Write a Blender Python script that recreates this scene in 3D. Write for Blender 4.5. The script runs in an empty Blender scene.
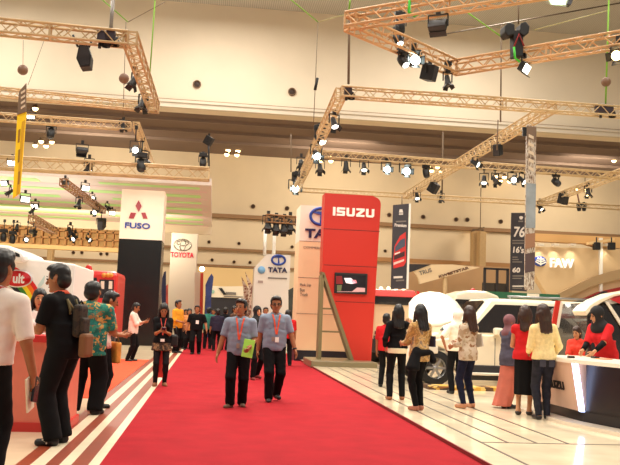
import bpy, bmesh, math, random
import numpy as np
from mathutils import Vector, Matrix
random.seed(7)
rng = np.random.default_rng(7)
S = bpy.context.scene
COL = S.collection
R = math.radians
PI = math.pi

# ------------------------------------------------------------------ camera
F = 800.0
CAM = Vector((0, 0, 1.4))
YAW, PITCH, ROLL = R(6.73), R(5.87), R(2.2)
M3 = Matrix.Rotation(-YAW, 3, 'Z') @ Matrix.Rotation(PI / 2 + PITCH, 3, 'X') @ Matrix.Rotation(ROLL, 3, 'Z')
cd = bpy.data.cameras.new('camera'); cam = bpy.data.objects.new('camera', cd); COL.objects.link(cam)
cd.sensor_width = 36; cd.lens = F / 620 * 36; cd.clip_end = 400
cam.matrix_world = Matrix.Translation(CAM) @ M3.to_4x4()
S.camera = cam

def ray(px, py): return M3 @ Vector(((px - 310) / F, (232.5 - py) / F, -1))
def at(px, py, Y):
    d = ray(px, py); return CAM + d * ((Y - CAM.y) / d.y)
def hz(px, py, z):
    d = ray(px, py); return CAM + d * ((z - CAM.z) / d.z)
def ground(px, py, z=0.0): return hz(px, py, z)
def rect(x0, y0, x1, y1, Y):
    mx, my = (x0 + x1) / 2, (y0 + y1) / 2
    return at(x0, my, Y).x, at(x1, my, Y).x, at(mx, y1, Y).z, at(mx, y0, Y).z

# ------------------------------------------------------------------ materials
def lin(c):
    return tuple((v / 255 / 12.92) if v / 255 <= .04045 else ((v / 255 + .055) / 1.055) ** 2.4 for v in c) + (1,)
MATS = {}
def mat(name, c, rough=.6, metal=0, noise=0, nscale=8, emit=0, ecol=None, spec=.5, bump=0, bscale=60, coat=0):
    if name in MATS: return MATS[name]
    m = bpy.data.materials.new(name); m.use_nodes = True
    nt = m.node_tree; b = nt.nodes['Principled BSDF']
    b.inputs['Roughness'].default_value = rough; b.inputs['Metallic'].default_value = metal
    b.inputs['Specular IOR Level'].default_value = spec
    b.inputs['Coat Weight'].default_value = coat
    b.inputs['Base Color'].default_value = lin(c)
    if noise or bump:
        tc = nt.nodes.new('ShaderNodeTexCoord')
        if noise:
            n = nt.nodes.new('ShaderNodeTexNoise'); n.inputs['Scale'].default_value = nscale; n.inputs['Detail'].default_value = 5
            nt.links.new(tc.outputs['Object'], n.inputs['Vector'])
            cr = nt.nodes.new('ShaderNodeValToRGB')
            lo = tuple(max(0, v * (1 - noise)) for v in c); hi = tuple(min(255, v * (1 + noise)) for v in c)
            cr.color_ramp.elements[0].position = .3; cr.color_ramp.elements[1].position = .7
            cr.color_ramp.elements[0].color = lin(lo); cr.color_ramp.elements[1].color = lin(hi)
            nt.links.new(n.outputs['Fac'], cr.inputs['Fac']); nt.links.new(cr.outputs['Color'], b.inputs['Base Color'])
        if bump:
            n2 = nt.nodes.new('ShaderNodeTexNoise'); n2.inputs['Scale'].default_value = bscale
            nt.links.new(tc.outputs['Object'], n2.inputs['Vector'])
            bp = nt.nodes.new('ShaderNodeBump'); bp.inputs['Strength'].default_value = bump; bp.inputs['Distance'].default_value = .01
            nt.links.new(n2.outputs['Fac'], bp.inputs['Height']); nt.links.new(bp.outputs['Normal'], b.inputs['Normal'])
    if emit:
        b.inputs['Emission Color'].default_value = lin(ecol or c); b.inputs['Emission Strength'].default_value = emit
    MATS[name] = m
    return m

def pattern_mat(name, cols, scale=20, rough=.8, kind='voronoi', stretch=(1, 1, 1)):
    """cloth or print of several flat colours in blotches"""
    if name in MATS: return MATS[name]
    m = bpy.data.materials.new(name); m.use_nodes = True; nt = m.node_tree; b = nt.nodes['Principled BSDF']
    b.inputs['Roughness'].default_value = rough
    tc = nt.nodes.new('ShaderNodeTexCoord'); mp = nt.nodes.new('ShaderNodeMapping'); mp.inputs['Scale'].default_value = stretch
    nt.links.new(tc.outputs['Object'], mp.inputs['Vector'])
    if kind == 'voronoi':
        t = nt.nodes.new('ShaderNodeTexVoronoi'); t.inputs['Scale'].default_value = scale; out = t.outputs['Color']
        n = nt.nodes.new('ShaderNodeTexNoise'); n.inputs['Scale'].default_value = scale * .8
        mx = nt.nodes.new('ShaderNodeMixRGB'); mx.inputs[0].default_value = .12
        nt.links.new(mp.outputs['Vector'], n.inputs['Vector']); nt.links.new(mp.outputs['Vector'], mx.inputs[1]); nt.links.new(n.outputs['Color'], mx.inputs[2])
        nt.links.new(mx.outputs[0], t.inputs['Vector'])
        sp = nt.nodes.new('ShaderNodeSeparateColor'); nt.links.new(out, sp.inputs['Color']); fac = sp.outputs[0]
    elif kind == 'wave':
        t = nt.nodes.new('ShaderNodeTexWave'); t.inputs['Scale'].default_value = scale; t.inputs['Distortion'].default_value = 2
        nt.links.new(mp.outputs['Vector'], t.inputs['Vector']); fac = t.outputs['Fac']
    else:
        t = nt.nodes.new('ShaderNodeTexNoise'); t.inputs['Scale'].default_value = scale; t.inputs['Detail'].default_value = 6
        nt.links.new(mp.outputs['Vector'], t.inputs['Vector'])
        mr = nt.nodes.new('ShaderNodeMapRange'); mr.inputs[1].default_value = .3; mr.inputs[2].default_value = .7
        nt.links.new(t.outputs['Fac'], mr.inputs[0]); fac = mr.outputs[0]
    cr = nt.nodes.new('ShaderNodeValToRGB'); cr.color_ramp.interpolation = 'CONSTANT'
    el = cr.color_ramp.elements
    while len(el) < len(cols): el.new(.5)
    for i, c in enumerate(cols):
        el[i].position = i / len(cols); el[i].color = lin(c)
    nt.links.new(fac, cr.inputs['Fac']); nt.links.new(cr.outputs['Color'], b.inputs['Base Color'])
    MATS[name] = m
    return m

# ------------------------------------------------------------------ mesh builder
ORG = {}
class MB:
    def __init__(s): s.v = []; s.f = []; s.sm = []
    def add(s, vs, fs, smooth=False):
        o = len(s.v); s.v += [tuple(p) for p in vs]
        s.f += [tuple(i + o for i in f) for f in fs]; s.sm += [smooth] * len(fs); return s
    def box(s, x0, x1, y0, y1, z0, z1):
        v = [(x, y, z) for z in (z0, z1) for y in (y0, y1) for x in (x0, x1)]
        return s.add(v, [(0, 2, 3, 1), (4, 5, 7, 6), (0, 1, 5, 4), (2, 6, 7, 3), (0, 4, 6, 2), (1, 3, 7, 5)])
    def obox(s, c, ax, ay, az):
        c, ax, ay, az = map(Vector, (c, ax, ay, az))
        v = [c + ax * i + ay * j + az * k for k in (-1, 1) for j in (-1, 1) for i in (-1, 1)]
        return s.add(v, [(0, 2, 3, 1), (4, 5, 7, 6), (0, 1, 5, 4), (2, 6, 7, 3), (0, 4, 6, 2), (1, 3, 7, 5)])
    def prism(s, pts, ext):
        pts = [Vector(p) for p in pts]; e = Vector(ext); n = len(pts)
        v = pts + [p + e for p in pts]
        return s.add(v, [tuple(range(n)), tuple(range(2 * n - 1, n - 1, -1))] + [(i, i + n, (i + 1) % n + n, (i + 1) % n) for i in range(n)])
    def tube(s, a, b, r, n=6, r2=None, caps=True):
        a, b = Vector(a), Vector(b); r2 = r if r2 is None else r2
        d = b - a
        if d.length < 1e-6: return s
        d.normalize(); u = d.orthogonal().normalized(); w = d.cross(u)
        v = []
        for p, q in ((a, r), (b, r2)):
            for i in range(n):
                t = 2 * PI * i / n; v.append(p + (u * math.cos(t) + w * math.sin(t)) * q)
        s.add(v, [(i, (i + 1) % n, (i + 1) % n + n, i + n) for i in range(n)], n > 5)
        if caps: s.add(v[:n][::-1], [tuple(range(n))]); s.add(v[n:], [tuple(range(n))])
        return s
    def path(s, pts, r, n=6, closed=False):
        pts = [Vector(p) for p in pts]; m = len(pts); rings = []
        pu = None
        for i, p in enumerate(pts):
            if closed: d = pts[(i + 1) % m] - pts[i - 1]
            else: d = pts[min(i + 1, m - 1)] - pts[max(i - 1, 0)]
            d.normalize()
            u = d.orthogonal().normalized() if pu is None else (pu - d * pu.dot(d)).normalized()
            pu = u; w = d.cross(u)
            rings.append([p + (u * math.cos(2 * PI * k / n) + w * math.sin(2 * PI * k / n)) * r for k in range(n)])
        v = [q for g in rings for q in g]; f = []
        for i in range(m if closed else m - 1):
            for k in range(n):
                a, b = i * n, ((i + 1) % m) * n
                f.append((a + k, a + (k + 1) % n, b + (k + 1) % n, b + k))
        s.add(v, f, True)
        if not closed: s.add(rings[0][::-1], [tuple(range(n))]); s.add(rings[-1], [tuple(range(n))])
        return s
    def lathe(s, prof, c=(0, 0, 0), axis=(0, 0, 1), n=20, smooth=True):
        c = Vector(c); d = Vector(axis).normalized(); u = d.orthogonal().normalized(); w = d.cross(u)
        v = [c + d * z + (u * math.cos(2 * PI * i / n) + w * math.sin(2 * PI * i / n)) * max(r, 1e-4) for r, z in prof for i in range(n)]
        f = [(j * n + i, j * n + (i + 1) % n, (j + 1) * n + (i + 1) % n, (j + 1) * n + i) for j in range(len(prof) - 1) for i in range(n)]
        s.add(v, f, smooth)
        return s
    def ball(s, c, r, n=10, m=7):
        rr = r if hasattr(r, '__len__') else (r, r, r); c = Vector(c); v = []; f = []
        for j in range(m + 1):
            t = PI * j / m
            for i in range(n):
                p = 2 * PI * i / n
                v.append(c + Vector((rr[0] * math.sin(t) * math.cos(p), rr[1] * math.sin(t) * math.sin(p), rr[2] * math.cos(t))))
        f = [(j * n + i, (j + 1) * n + i, (j + 1) * n + (i + 1) % n, j * n + (i + 1) % n) for j in range(m) for i in range(n)]
        return s.add(v, f, True)
    def build(s, name, m, parent=None, bevel=0, local=False, segs=2):
        me = bpy.data.meshes.new(name)
        V = [Vector(p) for p in s.v]
        if parent is not None:
            org = Vector((0, 0, 0)) if local else ORG[parent.name]
        elif local: org = Vector((0, 0, 0))
        else:
            xs = [p.x for p in V]; ys = [p.y for p in V]; zs = [p.z for p in V]
            org = Vector(((min(xs) + max(xs)) / 2, (min(ys) + max(ys)) / 2, min(zs)))
        me.from_pydata([p - org for p in V], [], s.f)
        me.polygons.foreach_set('use_smooth', s.sm)
        bm = bmesh.new(); bm.from_mesh(me)
        bmesh.ops.remove_doubles(bm, verts=bm.verts, dist=1e-5)
        bmesh.ops.recalc_face_normals(bm, faces=bm.faces)
        if bevel:
            es = [e for e in bm.edges if len(e.link_faces) == 2 and e.calc_face_angle(0) > .5]
            bmesh.ops.bevel(bm, geom=es, offset=bevel, segments=segs, affect='EDGES', profile=.5, clamp_overlap=True)
            for f in bm.faces: f.smooth = False
        bm.to_mesh(me); bm.free()
        if m is not None: me.materials.append(m)
        o = bpy.data.objects.new(name, me); COL.objects.link(o)
        if parent is not None: o.parent = parent; ORG[o.name] = ORG.get(parent.name, Vector())
        else: o.location = org; ORG[o.name] = org
        return o

def tag(o, label=None, cat=None, group=None, kind=None):
    if label: o['label'] = label
    if cat: o['category'] = cat
    if group: o['group'] = group
    if kind: o['kind'] = kind
    return o
def empty(name, loc, label, cat, group=None, rz=0):
    o = bpy.data.objects.new(name, None); COL.objects.link(o); o.location = loc; o.rotation_euler.z = rz
    o.empty_display_size = .1; ORG[o.name] = Vector(loc)
    return tag(o, label, cat, group)
def struct(name, mb, m, bevel=0, parent=None):
    o = mb.build(name, m, parent, bevel)
    if parent is None: o['kind'] = 'structure'
    return o
def kids(o): return [c for c in bpy.data.objects if c.parent == o]
KID = {}
def copy_tree(o, parent=None):
    c = o.copy(); COL.objects.link(c); c.parent = parent
    for ch in KID.get(o.name, []): copy_tree(ch, c)
    return c
def remember(o):
    KID[o.name] = list(o.children)
    for c in o.children: remember(c)

# ------------------------------------------------------------------ lettering
def text_geo(s, bold=0.0, spacing=1.0, shear=0.0):
    cu = bpy.data.curves.new('t', 'FONT'); cu.body = s; cu.extrude = .5; cu.offset = bold; cu.space_character = spacing; cu.shear = shear
    cu.resolution_u = 3
    o = bpy.data.objects.new('t', cu); COL.objects.link(o)
    dg = bpy.context.evaluated_depsgraph_get(); dg.update()
    me = bpy.data.meshes.new_from_object(o.evaluated_get(dg))
    v = np.array([p.co[:] for p in me.vertices]); f = [tuple(p.vertices) for p in me.polygons]
    bpy.data.objects.remove(o); bpy.data.curves.remove(cu); bpy.data.meshes.remove(me)
    return v, f
def text_on(s, o, u, w, n, width, height, m, parent, name='lettering', bold=.02, th=.01, spacing=1.0, shear=0.0):
    """lettering s on a plane: o lower left corner, u along, w up, n outwards"""
    v, f = text_geo(s, bold, spacing, shear)
    lo, hi = v.min(0), v.max(0); o, u, w, n = map(Vector, (o, u, w, n))
    P = [o + u * ((p[0] - lo[0]) / (hi[0] - lo[0]) * width) + w * ((p[1] - lo[1]) / (hi[1] - lo[1]) * height) + n * ((p[2] + .5) * th) for p in v]
    return MB().add(P, f).build(name, m, parent)
X, Yv, Z = Vector((1, 0, 0)), Vector((0, 1, 0)), Vector((0, 0, 1))
def text_px(s, x0, y0, x1, y1, Y, m, parent, **k):
    a0, a1, z0, z1 = rect(x0, y0, x1, y1, Y)
    return text_on(s, (a0, Y, z0), X, Z, -Yv, a1 - a0, z1 - z0, m, parent, **k)
def poly_px(name, pts, Y, th, m, parent=None, bevel=0):
    return MB().prism([at(x, y, Y) for x, y in pts], (0, -th, 0)).build(name, m, parent, bevel)
def box_px(name, x0, y0, x1, y1, Y, dep, m, parent=None, bevel=0):
    a0, a1, z0, z1 = rect(x0, y0, x1, y1, Y)
    return MB().box(a0, a1, Y, Y + dep, max(z0, 0) if z0 > -.3 else z0, z1).build(name, m, parent, bevel)
def ring_px(name, cx, cy, rx, ry, Y, r, m, parent, a0=0, a1=360, n=28, skew=0):
    c = at(cx, cy, Y); k = (Y - CAM.y) / F * 1.0
    pts = [c + Vector((math.cos(R(a0 + (a1 - a0) * i / n)) * rx * k, 0, math.sin(R(a0 + (a1 - a0) * i / n)) * ry * k)) for i in range(n if a1 - a0 == 360 else n + 1)]
    return MB().path(pts, r, 6, a1 - a0 == 360).build(name, m, parent)
ORD = 'first second third fourth fifth sixth seventh eighth ninth tenth eleventh twelfth thirteenth fourteenth fifteenth'.split()
# ================================================================== setting
CREAM = mat('cream_wall', (228, 214, 190), .75, noise=.015, nscale=.4)
CREAM2 = mat('cream_wall_lower', (220, 202, 172), .75, noise=.02, nscale=.4)
BROWNC = mat('brown_soffit', (122, 102, 90), .8, noise=.04, nscale=.3)
WHITE = mat('white_paint', (240, 236, 226), .5)
OFFW = mat('offwhite_panel', (232, 222, 204), .5)
BLACK = mat('black_matt', (20, 19, 20), .55)
DARK = mat('dark_grey', (44, 42, 46), .5)
CABLE = mat('cable_grey', (112, 92, 70), .6)
GREEN = mat('green_sling', (120, 175, 40), .6)
GOLD = mat('truss_metal', (190, 160, 116), .45, metal=.2)
WARM_LIT = mat('truss_lamplit', (204, 160, 112), .45, metal=.2)  # orange light of the lamps put into the metal colour
LEDGE = mat('ledge_brown', (146, 112, 78), .7)
STRIPE_B = mat('brown_stripe', (138, 58, 32), .35, noise=.05, nscale=6)
STRIPE_W = mat('white_stripe', (232, 214, 184), .3, noise=.03, nscale=4)
RED = mat('red_panel', (196, 50, 38), .45, spec=.3)
CARPET = mat('red_carpet', (160, 34, 42), .95, noise=.05, nscale=3, bump=.5, bscale=160, spec=.1)
SALMON = mat('salmon_carpet', (226, 88, 58), .9, noise=.05, nscale=5, bump=.3, bscale=120, spec=.1)

# glossy stone floor with faint tile joints
FLOORM = mat('stone_floor', (226, 207, 174), .16, noise=.05, nscale=1.4, spec=.5)
PLATM = mat('glossy_white_floor', (236, 219, 188), .1, noise=.05, nscale=2.2, spec=.6)

Y1, Y2 = 54.0, 70.0
ZC = at(230, 112, Y1).z           # soffit height behind the bulkhead
ZT = at(230, 6, Y1).z             # main ceiling
struct('floor', MB().box(-60, 60, -6, 72, -.3, 0), FLOORM)
XR = ground(357, 394).x; XL = (ground(98, 465).x + ground(155, 391).x) / 2
c = struct('floor_carpet', MB().box(XL, XR, -4, 52, 0, .012), CARPET)
PZ = .05
struct('floor_platform', MB().box(XR + .02, 40, 3, 27, 0, PZ), PLATM, .008)
struct('trim_1', MB().box(XR, XR + .02, 3, 27, 0, PZ + .004), mat('dark_red_edge', (120, 22, 22), .6))
GROOVE = mat('dark_joint', (70, 52, 38), .5)
k = 2
for dx, y0 in ((.36, 3), (.68, 8.9), (1.02, 8.9), (1.4, 8.9)):
    struct(f'trim_{k}', MB().box(XR + dx, XR + dx + .03, y0, 26.5, PZ, PZ + .003), GROOVE); k += 1
struct(f'trim_{k}', MB().box(XR + .36, 12, 8.86, 8.89, PZ, PZ + .003), GROOVE); k += 1
# brown and white bands along the carpet
ed = [ground(p, 465).x for p in (98.5, 87, 70, 58, 44, 29, 14)]
sh = XL - ed[0]
for i in range(6):
    struct(f'trim_{k}', MB().box(ed[i + 1] + sh, ed[i] + sh, -3, 50, 0, .006), STRIPE_W if i % 2 == 0 else STRIPE_B); k += 1
XB = ed[6] + sh
struct('floor_mat', MB().box(-6.5, XB, ground(110, 399).y, ground(140, 360).y, 0, .014), SALMON)

struct('wall_front_upper', MB().box(-60, 60, Y1, Y1 + 1.2, ZC, ZT + 1), CREAM)
struct(f'trim_{k}', MB().box(-60, 60, Y1 - .35, Y1, ZC, at(230, 104.5, Y1).z).box(-60, 60, Y1 - .45, Y1 - .35, at(230, 107.5, Y1).z, at(230, 106, Y1).z), mat('pale_ledge', (214, 202, 182), .6)); k += 1
struct(f'trim_{k}', MB().box(-60, 60, Y1 - .1, Y1, at(230, 104.5, Y1).z, at(230, 103, Y1).z), LEDGE); k += 1
struct('ceiling_rear', MB().box(-60, 60, Y1 + 1.2, Y2 + 2, ZC + .2, ZC + .7), BROWNC)
for yy in (57.5, 61, 64.5):
    struct(f'trim_{k}', MB().box(-60, 60, yy, yy + .12, ZC - .02, ZC + .2), mat('soffit_pipe', (138, 118, 104), .6)); k += 1
struct('wall_rear', MB().box(-60, 60, Y2, Y2 + 1, 0, ZC + .2), CREAM2)
def ledge(pyl, pyr, pxl, pxr, x0, x1, dep, m, th):
    global k
    z = at(pxl, pyl, Y2).z
    o = struct(f'trim_{k}', MB().box(at(x0, 230, Y2).x, at(x1, 230, Y2).x, Y2 - dep, Y2, z - th, z), m); k += 1
    return o
ledge(214, 0, 213, 0, -400, 900, .6, LEDGE, .32)
ledge(247, 0, 197, 0, -400, 300, .4, LEDGE, .22)
ledge(259, 0, 410, 0, 300, 900, .5, mat('tan_ledge', (172, 128, 82), .7), .35)
ledge(264, 0, 200, 0, -400, 300, .3, LEDGE, .18)
# ribbed metal deck ceiling
CEILM = pattern_mat('ribbed_deck', [(176, 172, 162), (200, 196, 186)], 2.2, .6, 'wave', (1, .02, 1))
struct('ceiling', MB().box(-60, 60, -6, Y1, ZT, ZT + .6), CEILM)
for yy in (14, 24, 34, 44):
    struct(f'trim_{k}', MB().box(-60, 60, yy, yy + .5, ZT - .7, ZT), mat('roof_beam', (160, 150, 130), .6)); k += 1
COLM = mat('column_tan', (190, 158, 112), .7, noise=.03)
def column(px0, px1, Y):
    global k
    a0, a1, _, _ = rect(px0, 230, px1, 290, Y)
    struct(f'trim_{k}', MB().box(a0, a1, Y, Y + .9, 0, at(px0, 231 if px0 > 300 else 246, Y).z), COLM, .05); k += 1
column(473, 478.5, 67.5); column(479.5, 486, 66.5); column(46.5, 52, 67.5)

# round air nozzles on the upper bulkhead and rear wall
def nozzle(px, py, Y, r, label, group):
    p = at(px, py, Y)
    t = empty('air_vent', (p.x, Y, p.z), label, 'air nozzle', group)
    MB().lathe([(r, 0), (r, -.12), (r * .8, -.14), (r * .72, -.05)], (p.x, Y, p.z), (0, 1, 0), 16).build('rim', mat('nozzle_rim', (120, 92, 66), .6), t)
    MB().lathe([(r * .74, -.03), (r * .25, -.06), (0.001, -.09)], (p.x, Y, p.z), (0, 1, 0), 16).build('throat', mat('nozzle_throat', (62, 44, 34), .6), t)
for i, (x, y) in enumerate(((197, 84.5), (292, 92))):
    nozzle(x, y, Y1, .28, 'round dark air nozzle on high bulkhead above the ' + ('first white lettered pylon' if i == 0 else 'tan truss corner'), 'air nozzles on the high bulkhead')
for n, row in (('upper', ((253, 206.5), (287, 208.5), (389, 215), (423, 217), (456, 219.5), (467, 219.8), (500.5, 221.7))),
               ('middle', ((209, 242), (239, 243.5), (292, 247), (385, 251))),
               ('lower', ((73.5, 252.6), (82, 252.6), (101, 254), (107, 254), (212, 260), (234, 262), (250, 262.5)))):
    for i, (x, y) in enumerate(row):
        nozzle(x, y, Y2, .2 if n == 'upper' else .14, f'small round air nozzle, {ORD[i]} along the {n} row on rear wall', 'air nozzles on the rear wall')

# ------------------------------------------------------------------ trusses
TRUSS = {}
def truss(key, p0, p1, w, label, z=7.6, m=None, zb=None, pitch=1.0):
    a = hz(*p0, z); b = hz(*p1, z if zb is None else zb)
    d = (b - a); L = d.length; d.normalize()
    sx = d.cross(Z).normalized(); sz = sx.cross(d).normalized()
    mid = (a + b) / 2
    t = empty('hanging_truss', (mid.x, mid.y, mid.z - w / 2), label, 'truss', 'box trusses hung from the roof')
    h = w / 2; m = m or GOLD
    offs = [sx * i * h + sz * j * h for i, j in ((-1, -1), (1, -1), (1, 1), (-1, 1))]
    for o in offs:
        MB().tube(a + o, b + o, max(.024, w * .105), 6).build('chord', m, t)
    lat = MB(); n = max(2, int(round(L / (w * pitch)))); r = max(.013, w * .055)
    for q in range(4):
        o1, o2 = offs[q], offs[(q + 1) % 4]
        for i in range(n):
            p, s = a + d * (L * i / n), a + d * (L * (i + 1) / n)
            lat.tube(p + (o1 if i % 2 else o2), s + (o2 if i % 2 else o1), r, 4, caps=False)
    for e in (a, a + d * L * .5, b):
        for q in range(4): lat.tube(e + offs[q], e + offs[(q + 1) % 4], r * 1.5, 4, caps=False)
    lat.build('lattice', m, t)
    TRUSS[key] = (a, b, w, t)
    return t
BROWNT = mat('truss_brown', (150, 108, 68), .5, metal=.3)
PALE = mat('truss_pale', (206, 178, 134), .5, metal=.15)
truss('T1', (-30, 24), (128, 39.5), .3, 'gold box truss carrying the tilted black loudspeaker')
truss('T1b', (130, 38), (154, 108), .3, 'gold box truss running back from the corner beside the hanging loudspeaker')
truss('T2', (-30, 89), (154, 108), .24, 'slim pale truss closing the rear of the loudspeaker truss', m=PALE)
truss('T3', (-30, 115), (131, 126.5), .25, 'pale truss just behind the top of the yellow banner', m=PALE)
truss('T3b', (136, 125), (152, 165), .2, 'short pale truss running back above the three-diamond pylon', m=PALE)
truss('T4', (-30, 161), (209, 174.5), .42, 'deep pale truss over the green striped canopy', z=6.4, m=PALE)
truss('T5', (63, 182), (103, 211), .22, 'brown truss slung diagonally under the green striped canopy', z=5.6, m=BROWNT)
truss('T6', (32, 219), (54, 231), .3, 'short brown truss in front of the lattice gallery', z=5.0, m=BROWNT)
truss('R1', (348, 21), (560, -14), .34, 'orange lit truss leaving the high corner towards the roof light', z=8.6, m=WARM_LIT)
truss('R2', (350, 22), (452, 67), .36, 'orange lit truss crowded with black spotlights and one glaring lamp', z=8.6, m=WARM_LIT)
truss('R3', (453, 68), (660, 33), .34, 'orange lit truss carrying the black hoist column', z=8.6, m=WARM_LIT)
truss('R4', (341, 92), (660, 115), .27, 'gold cross truss hung on a rod over the red pylon', m=PALE)
truss('R5', (341, 93), (296, 190), .27, 'gold truss running back from the rod over the red pylon', m=PALE)
truss('R6', (322, 154), (660, 179), .25, 'pale cross truss with two dazzling white spotlights', m=PALE)
truss('R7', (552, 107), (406, 196), .27, 'gold diagonal truss behind the tall silver banner', m=PALE)
truss('R8', (640, 166), (537, 204.5), .27, 'gold diagonal truss carrying the black box over the white logo wall', m=PALE)
truss('R9', (296, 189.5), (660, 210), .2, 'thin rear cross truss low over the cream wall', m=PALE)
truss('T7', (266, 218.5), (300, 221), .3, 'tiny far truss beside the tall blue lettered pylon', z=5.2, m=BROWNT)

# ------------------------------------------------------------------ lamps
LENS_ON = mat('lens_white', (255, 250, 235), .3, emit=6)
LENS_HOT = mat('lens_hot', (235, 255, 250), .3, emit=30)
LENS_WARM = mat('lens_warm', (255, 216, 150), .3, emit=9)
LENS_OFF = mat('lens_dark', (60, 62, 70), .15)
LAMPB = mat('lamp_black', (26, 24, 24), .45)
LPROTO = {}
def lamp_proto(kind, tilt, lens):
    key = (kind, tilt, lens)
    if key in LPROTO: return LPROTO[key]
    lm = {'on': LENS_ON, 'hot': LENS_HOT, 'off': LENS_OFF, 'warm': LENS_WARM}[lens]
    name = {'par': 'spotlight', 'flood': 'floodlight', 'box': 'loudspeaker', 'head': 'moving_head_light'}[kind]
    r = bpy.data.objects.new(name, None); COL.objects.link(r); ORG[r.name] = Vector()
    d = Vector((0, -math.cos(R(tilt)), -math.sin(R(tilt)))); up = Vector((1, 0, 0)).cross(d)
    if kind == 'par':
        MB().lathe([(.03, .2), (.07, .19), (.085, .12), (.09, 0), (.12, -.13), (.125, -.17), (.11, -.17), (.1, -.13)], (0, 0, 0), -d, 14).build('lamp_housing', LAMPB, r, local=True)
        MB().lathe([(.112, -.15), (.06, -.165), (.001, -.168)], (0, 0, 0), -d, 14).build('lens', lm, r, local=True)
        bd = MB()
        for s in (-1, 1):
            for q in (Vector((1, 0, 0)), up):
                bd.obox(d * .2 + q * s * .15, d * .05 + q * s * .035, q.cross(d) * .09, (d * .05 + q * s * .035).cross(q.cross(d)).normalized() * .004)
        bd.build('barn_door', LAMPB, r, local=True)
    elif kind == 'flood':
        MB().obox(d * -.02, (.21, 0, 0), d * .08, up * .13).build('lamp_housing', LAMPB, r, local=True, bevel=.02)
        MB().obox(d * .065, (.185, 0, 0), d * .006 + d * .012, up * .11).build('lens', lm, r, local=True)
        MB().obox(d * .12 + up * .15, (.2, 0, 0), d * .07, up * .006).build('barn_door', LAMPB, r, local=True)
    elif kind == 'head':
        MB().lathe([(.05, .2), (.12, .15), (.14, 0), (.13, -.15), (.1, -.2)], (0, 0, 0), -d, 14).build('lamp_housing', LAMPB, r, local=True)
        MB().lathe([(.1, -.19), (.05, -.21), (.001, -.215)], (0, 0, 0), -d, 14).build('lens', lm, r, local=True)
        MB().box(-.16, .16, -.1, .1, .2, .36).build('base_unit', LAMPB, r, bevel=.02, local=True)
    else:
        v = []
        for q, w in ((-.2, .13), (.2, .22)):
            for i, j in ((-1, -1), (1, -1), (1, 1), (-1, 1)): v.append(d * -q + Vector((i * w, 0, 0)) + up * j * .24)
        MB().add(v, [(0, 1, 2, 3), (7, 6, 5, 4), (0, 4, 5, 1), (1, 5, 6, 2), (2, 6, 7, 3), (3, 7, 4, 0)]).build('speaker_cabinet', LAMPB, r, bevel=.02, local=True)
        MB().obox(d * .205, (.11, 0, 0), d * .006, up * .21).build('grille', DARK, r, local=True)
    yk = MB()
    w = .17 if kind in ('par', 'head') else .23
    for s in (-1, 1): yk.box(s * w - .012, s * w + .012, -.02, .02, -.02, .27)
    yk.box(-w, w, -.02, .02, .25, .275)
    yk.build('yoke', LAMPB, r, local=True)
    MB().tube((0, 0, 0), (0, 0, 1), .022, 6).build('hanging_pipe', LAMPB, r, local=True).location = (0, 0, .27)
    MB().box(-.05, .05, -.04, .04, -.05, .08).build('clamp', LAMPB, r, local=True)
    remember(r); LPROTO[key] = [r, False]
    return LPROTO[key]
PLACED = {}
def lamp(tk, px, py, kind='par', tilt=50, lens='off', face=0, sc=1.0, z=None, Y=None):
    a, b, w, t = TRUSS[tk]
    if Y is None:
        best = None
        for i in range(201):
            p = a.lerp(b, i / 200); c = M3.inverted() @ (p - CAM); q = 310 + c.x / -c.z * F, 232.5 - c.y / -c.z * F
            e = abs(q[0] - px) + .35 * abs(q[1] - py)
            if best is None or e < best[0]: best = (e, p)
        Y = best[1].y; zt = best[1].z
    else: zt = a.z
    p = at(px, py, Y)
    pr = lamp_proto(kind, tilt, lens)
    o = copy_tree(pr[0]) if pr[1] else pr[0]; pr[1] = True
    o.location = p; o.rotation_euler.z = R(face); o.scale = (sc,) * 3
    L = max(.03, (zt - w / 2 - p.z) / sc - .27)
    if p.z > zt - w / 2 - .3 * sc: L = .06
    for c in o.children:
        if c.name.startswith('hanging_pipe'): c.scale.z = L
        if c.name.startswith('clamp'): c.location.z = .27 + L
    PLACED.setdefault(tk, []).append((px, o, kind, lens))
    return o
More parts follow.
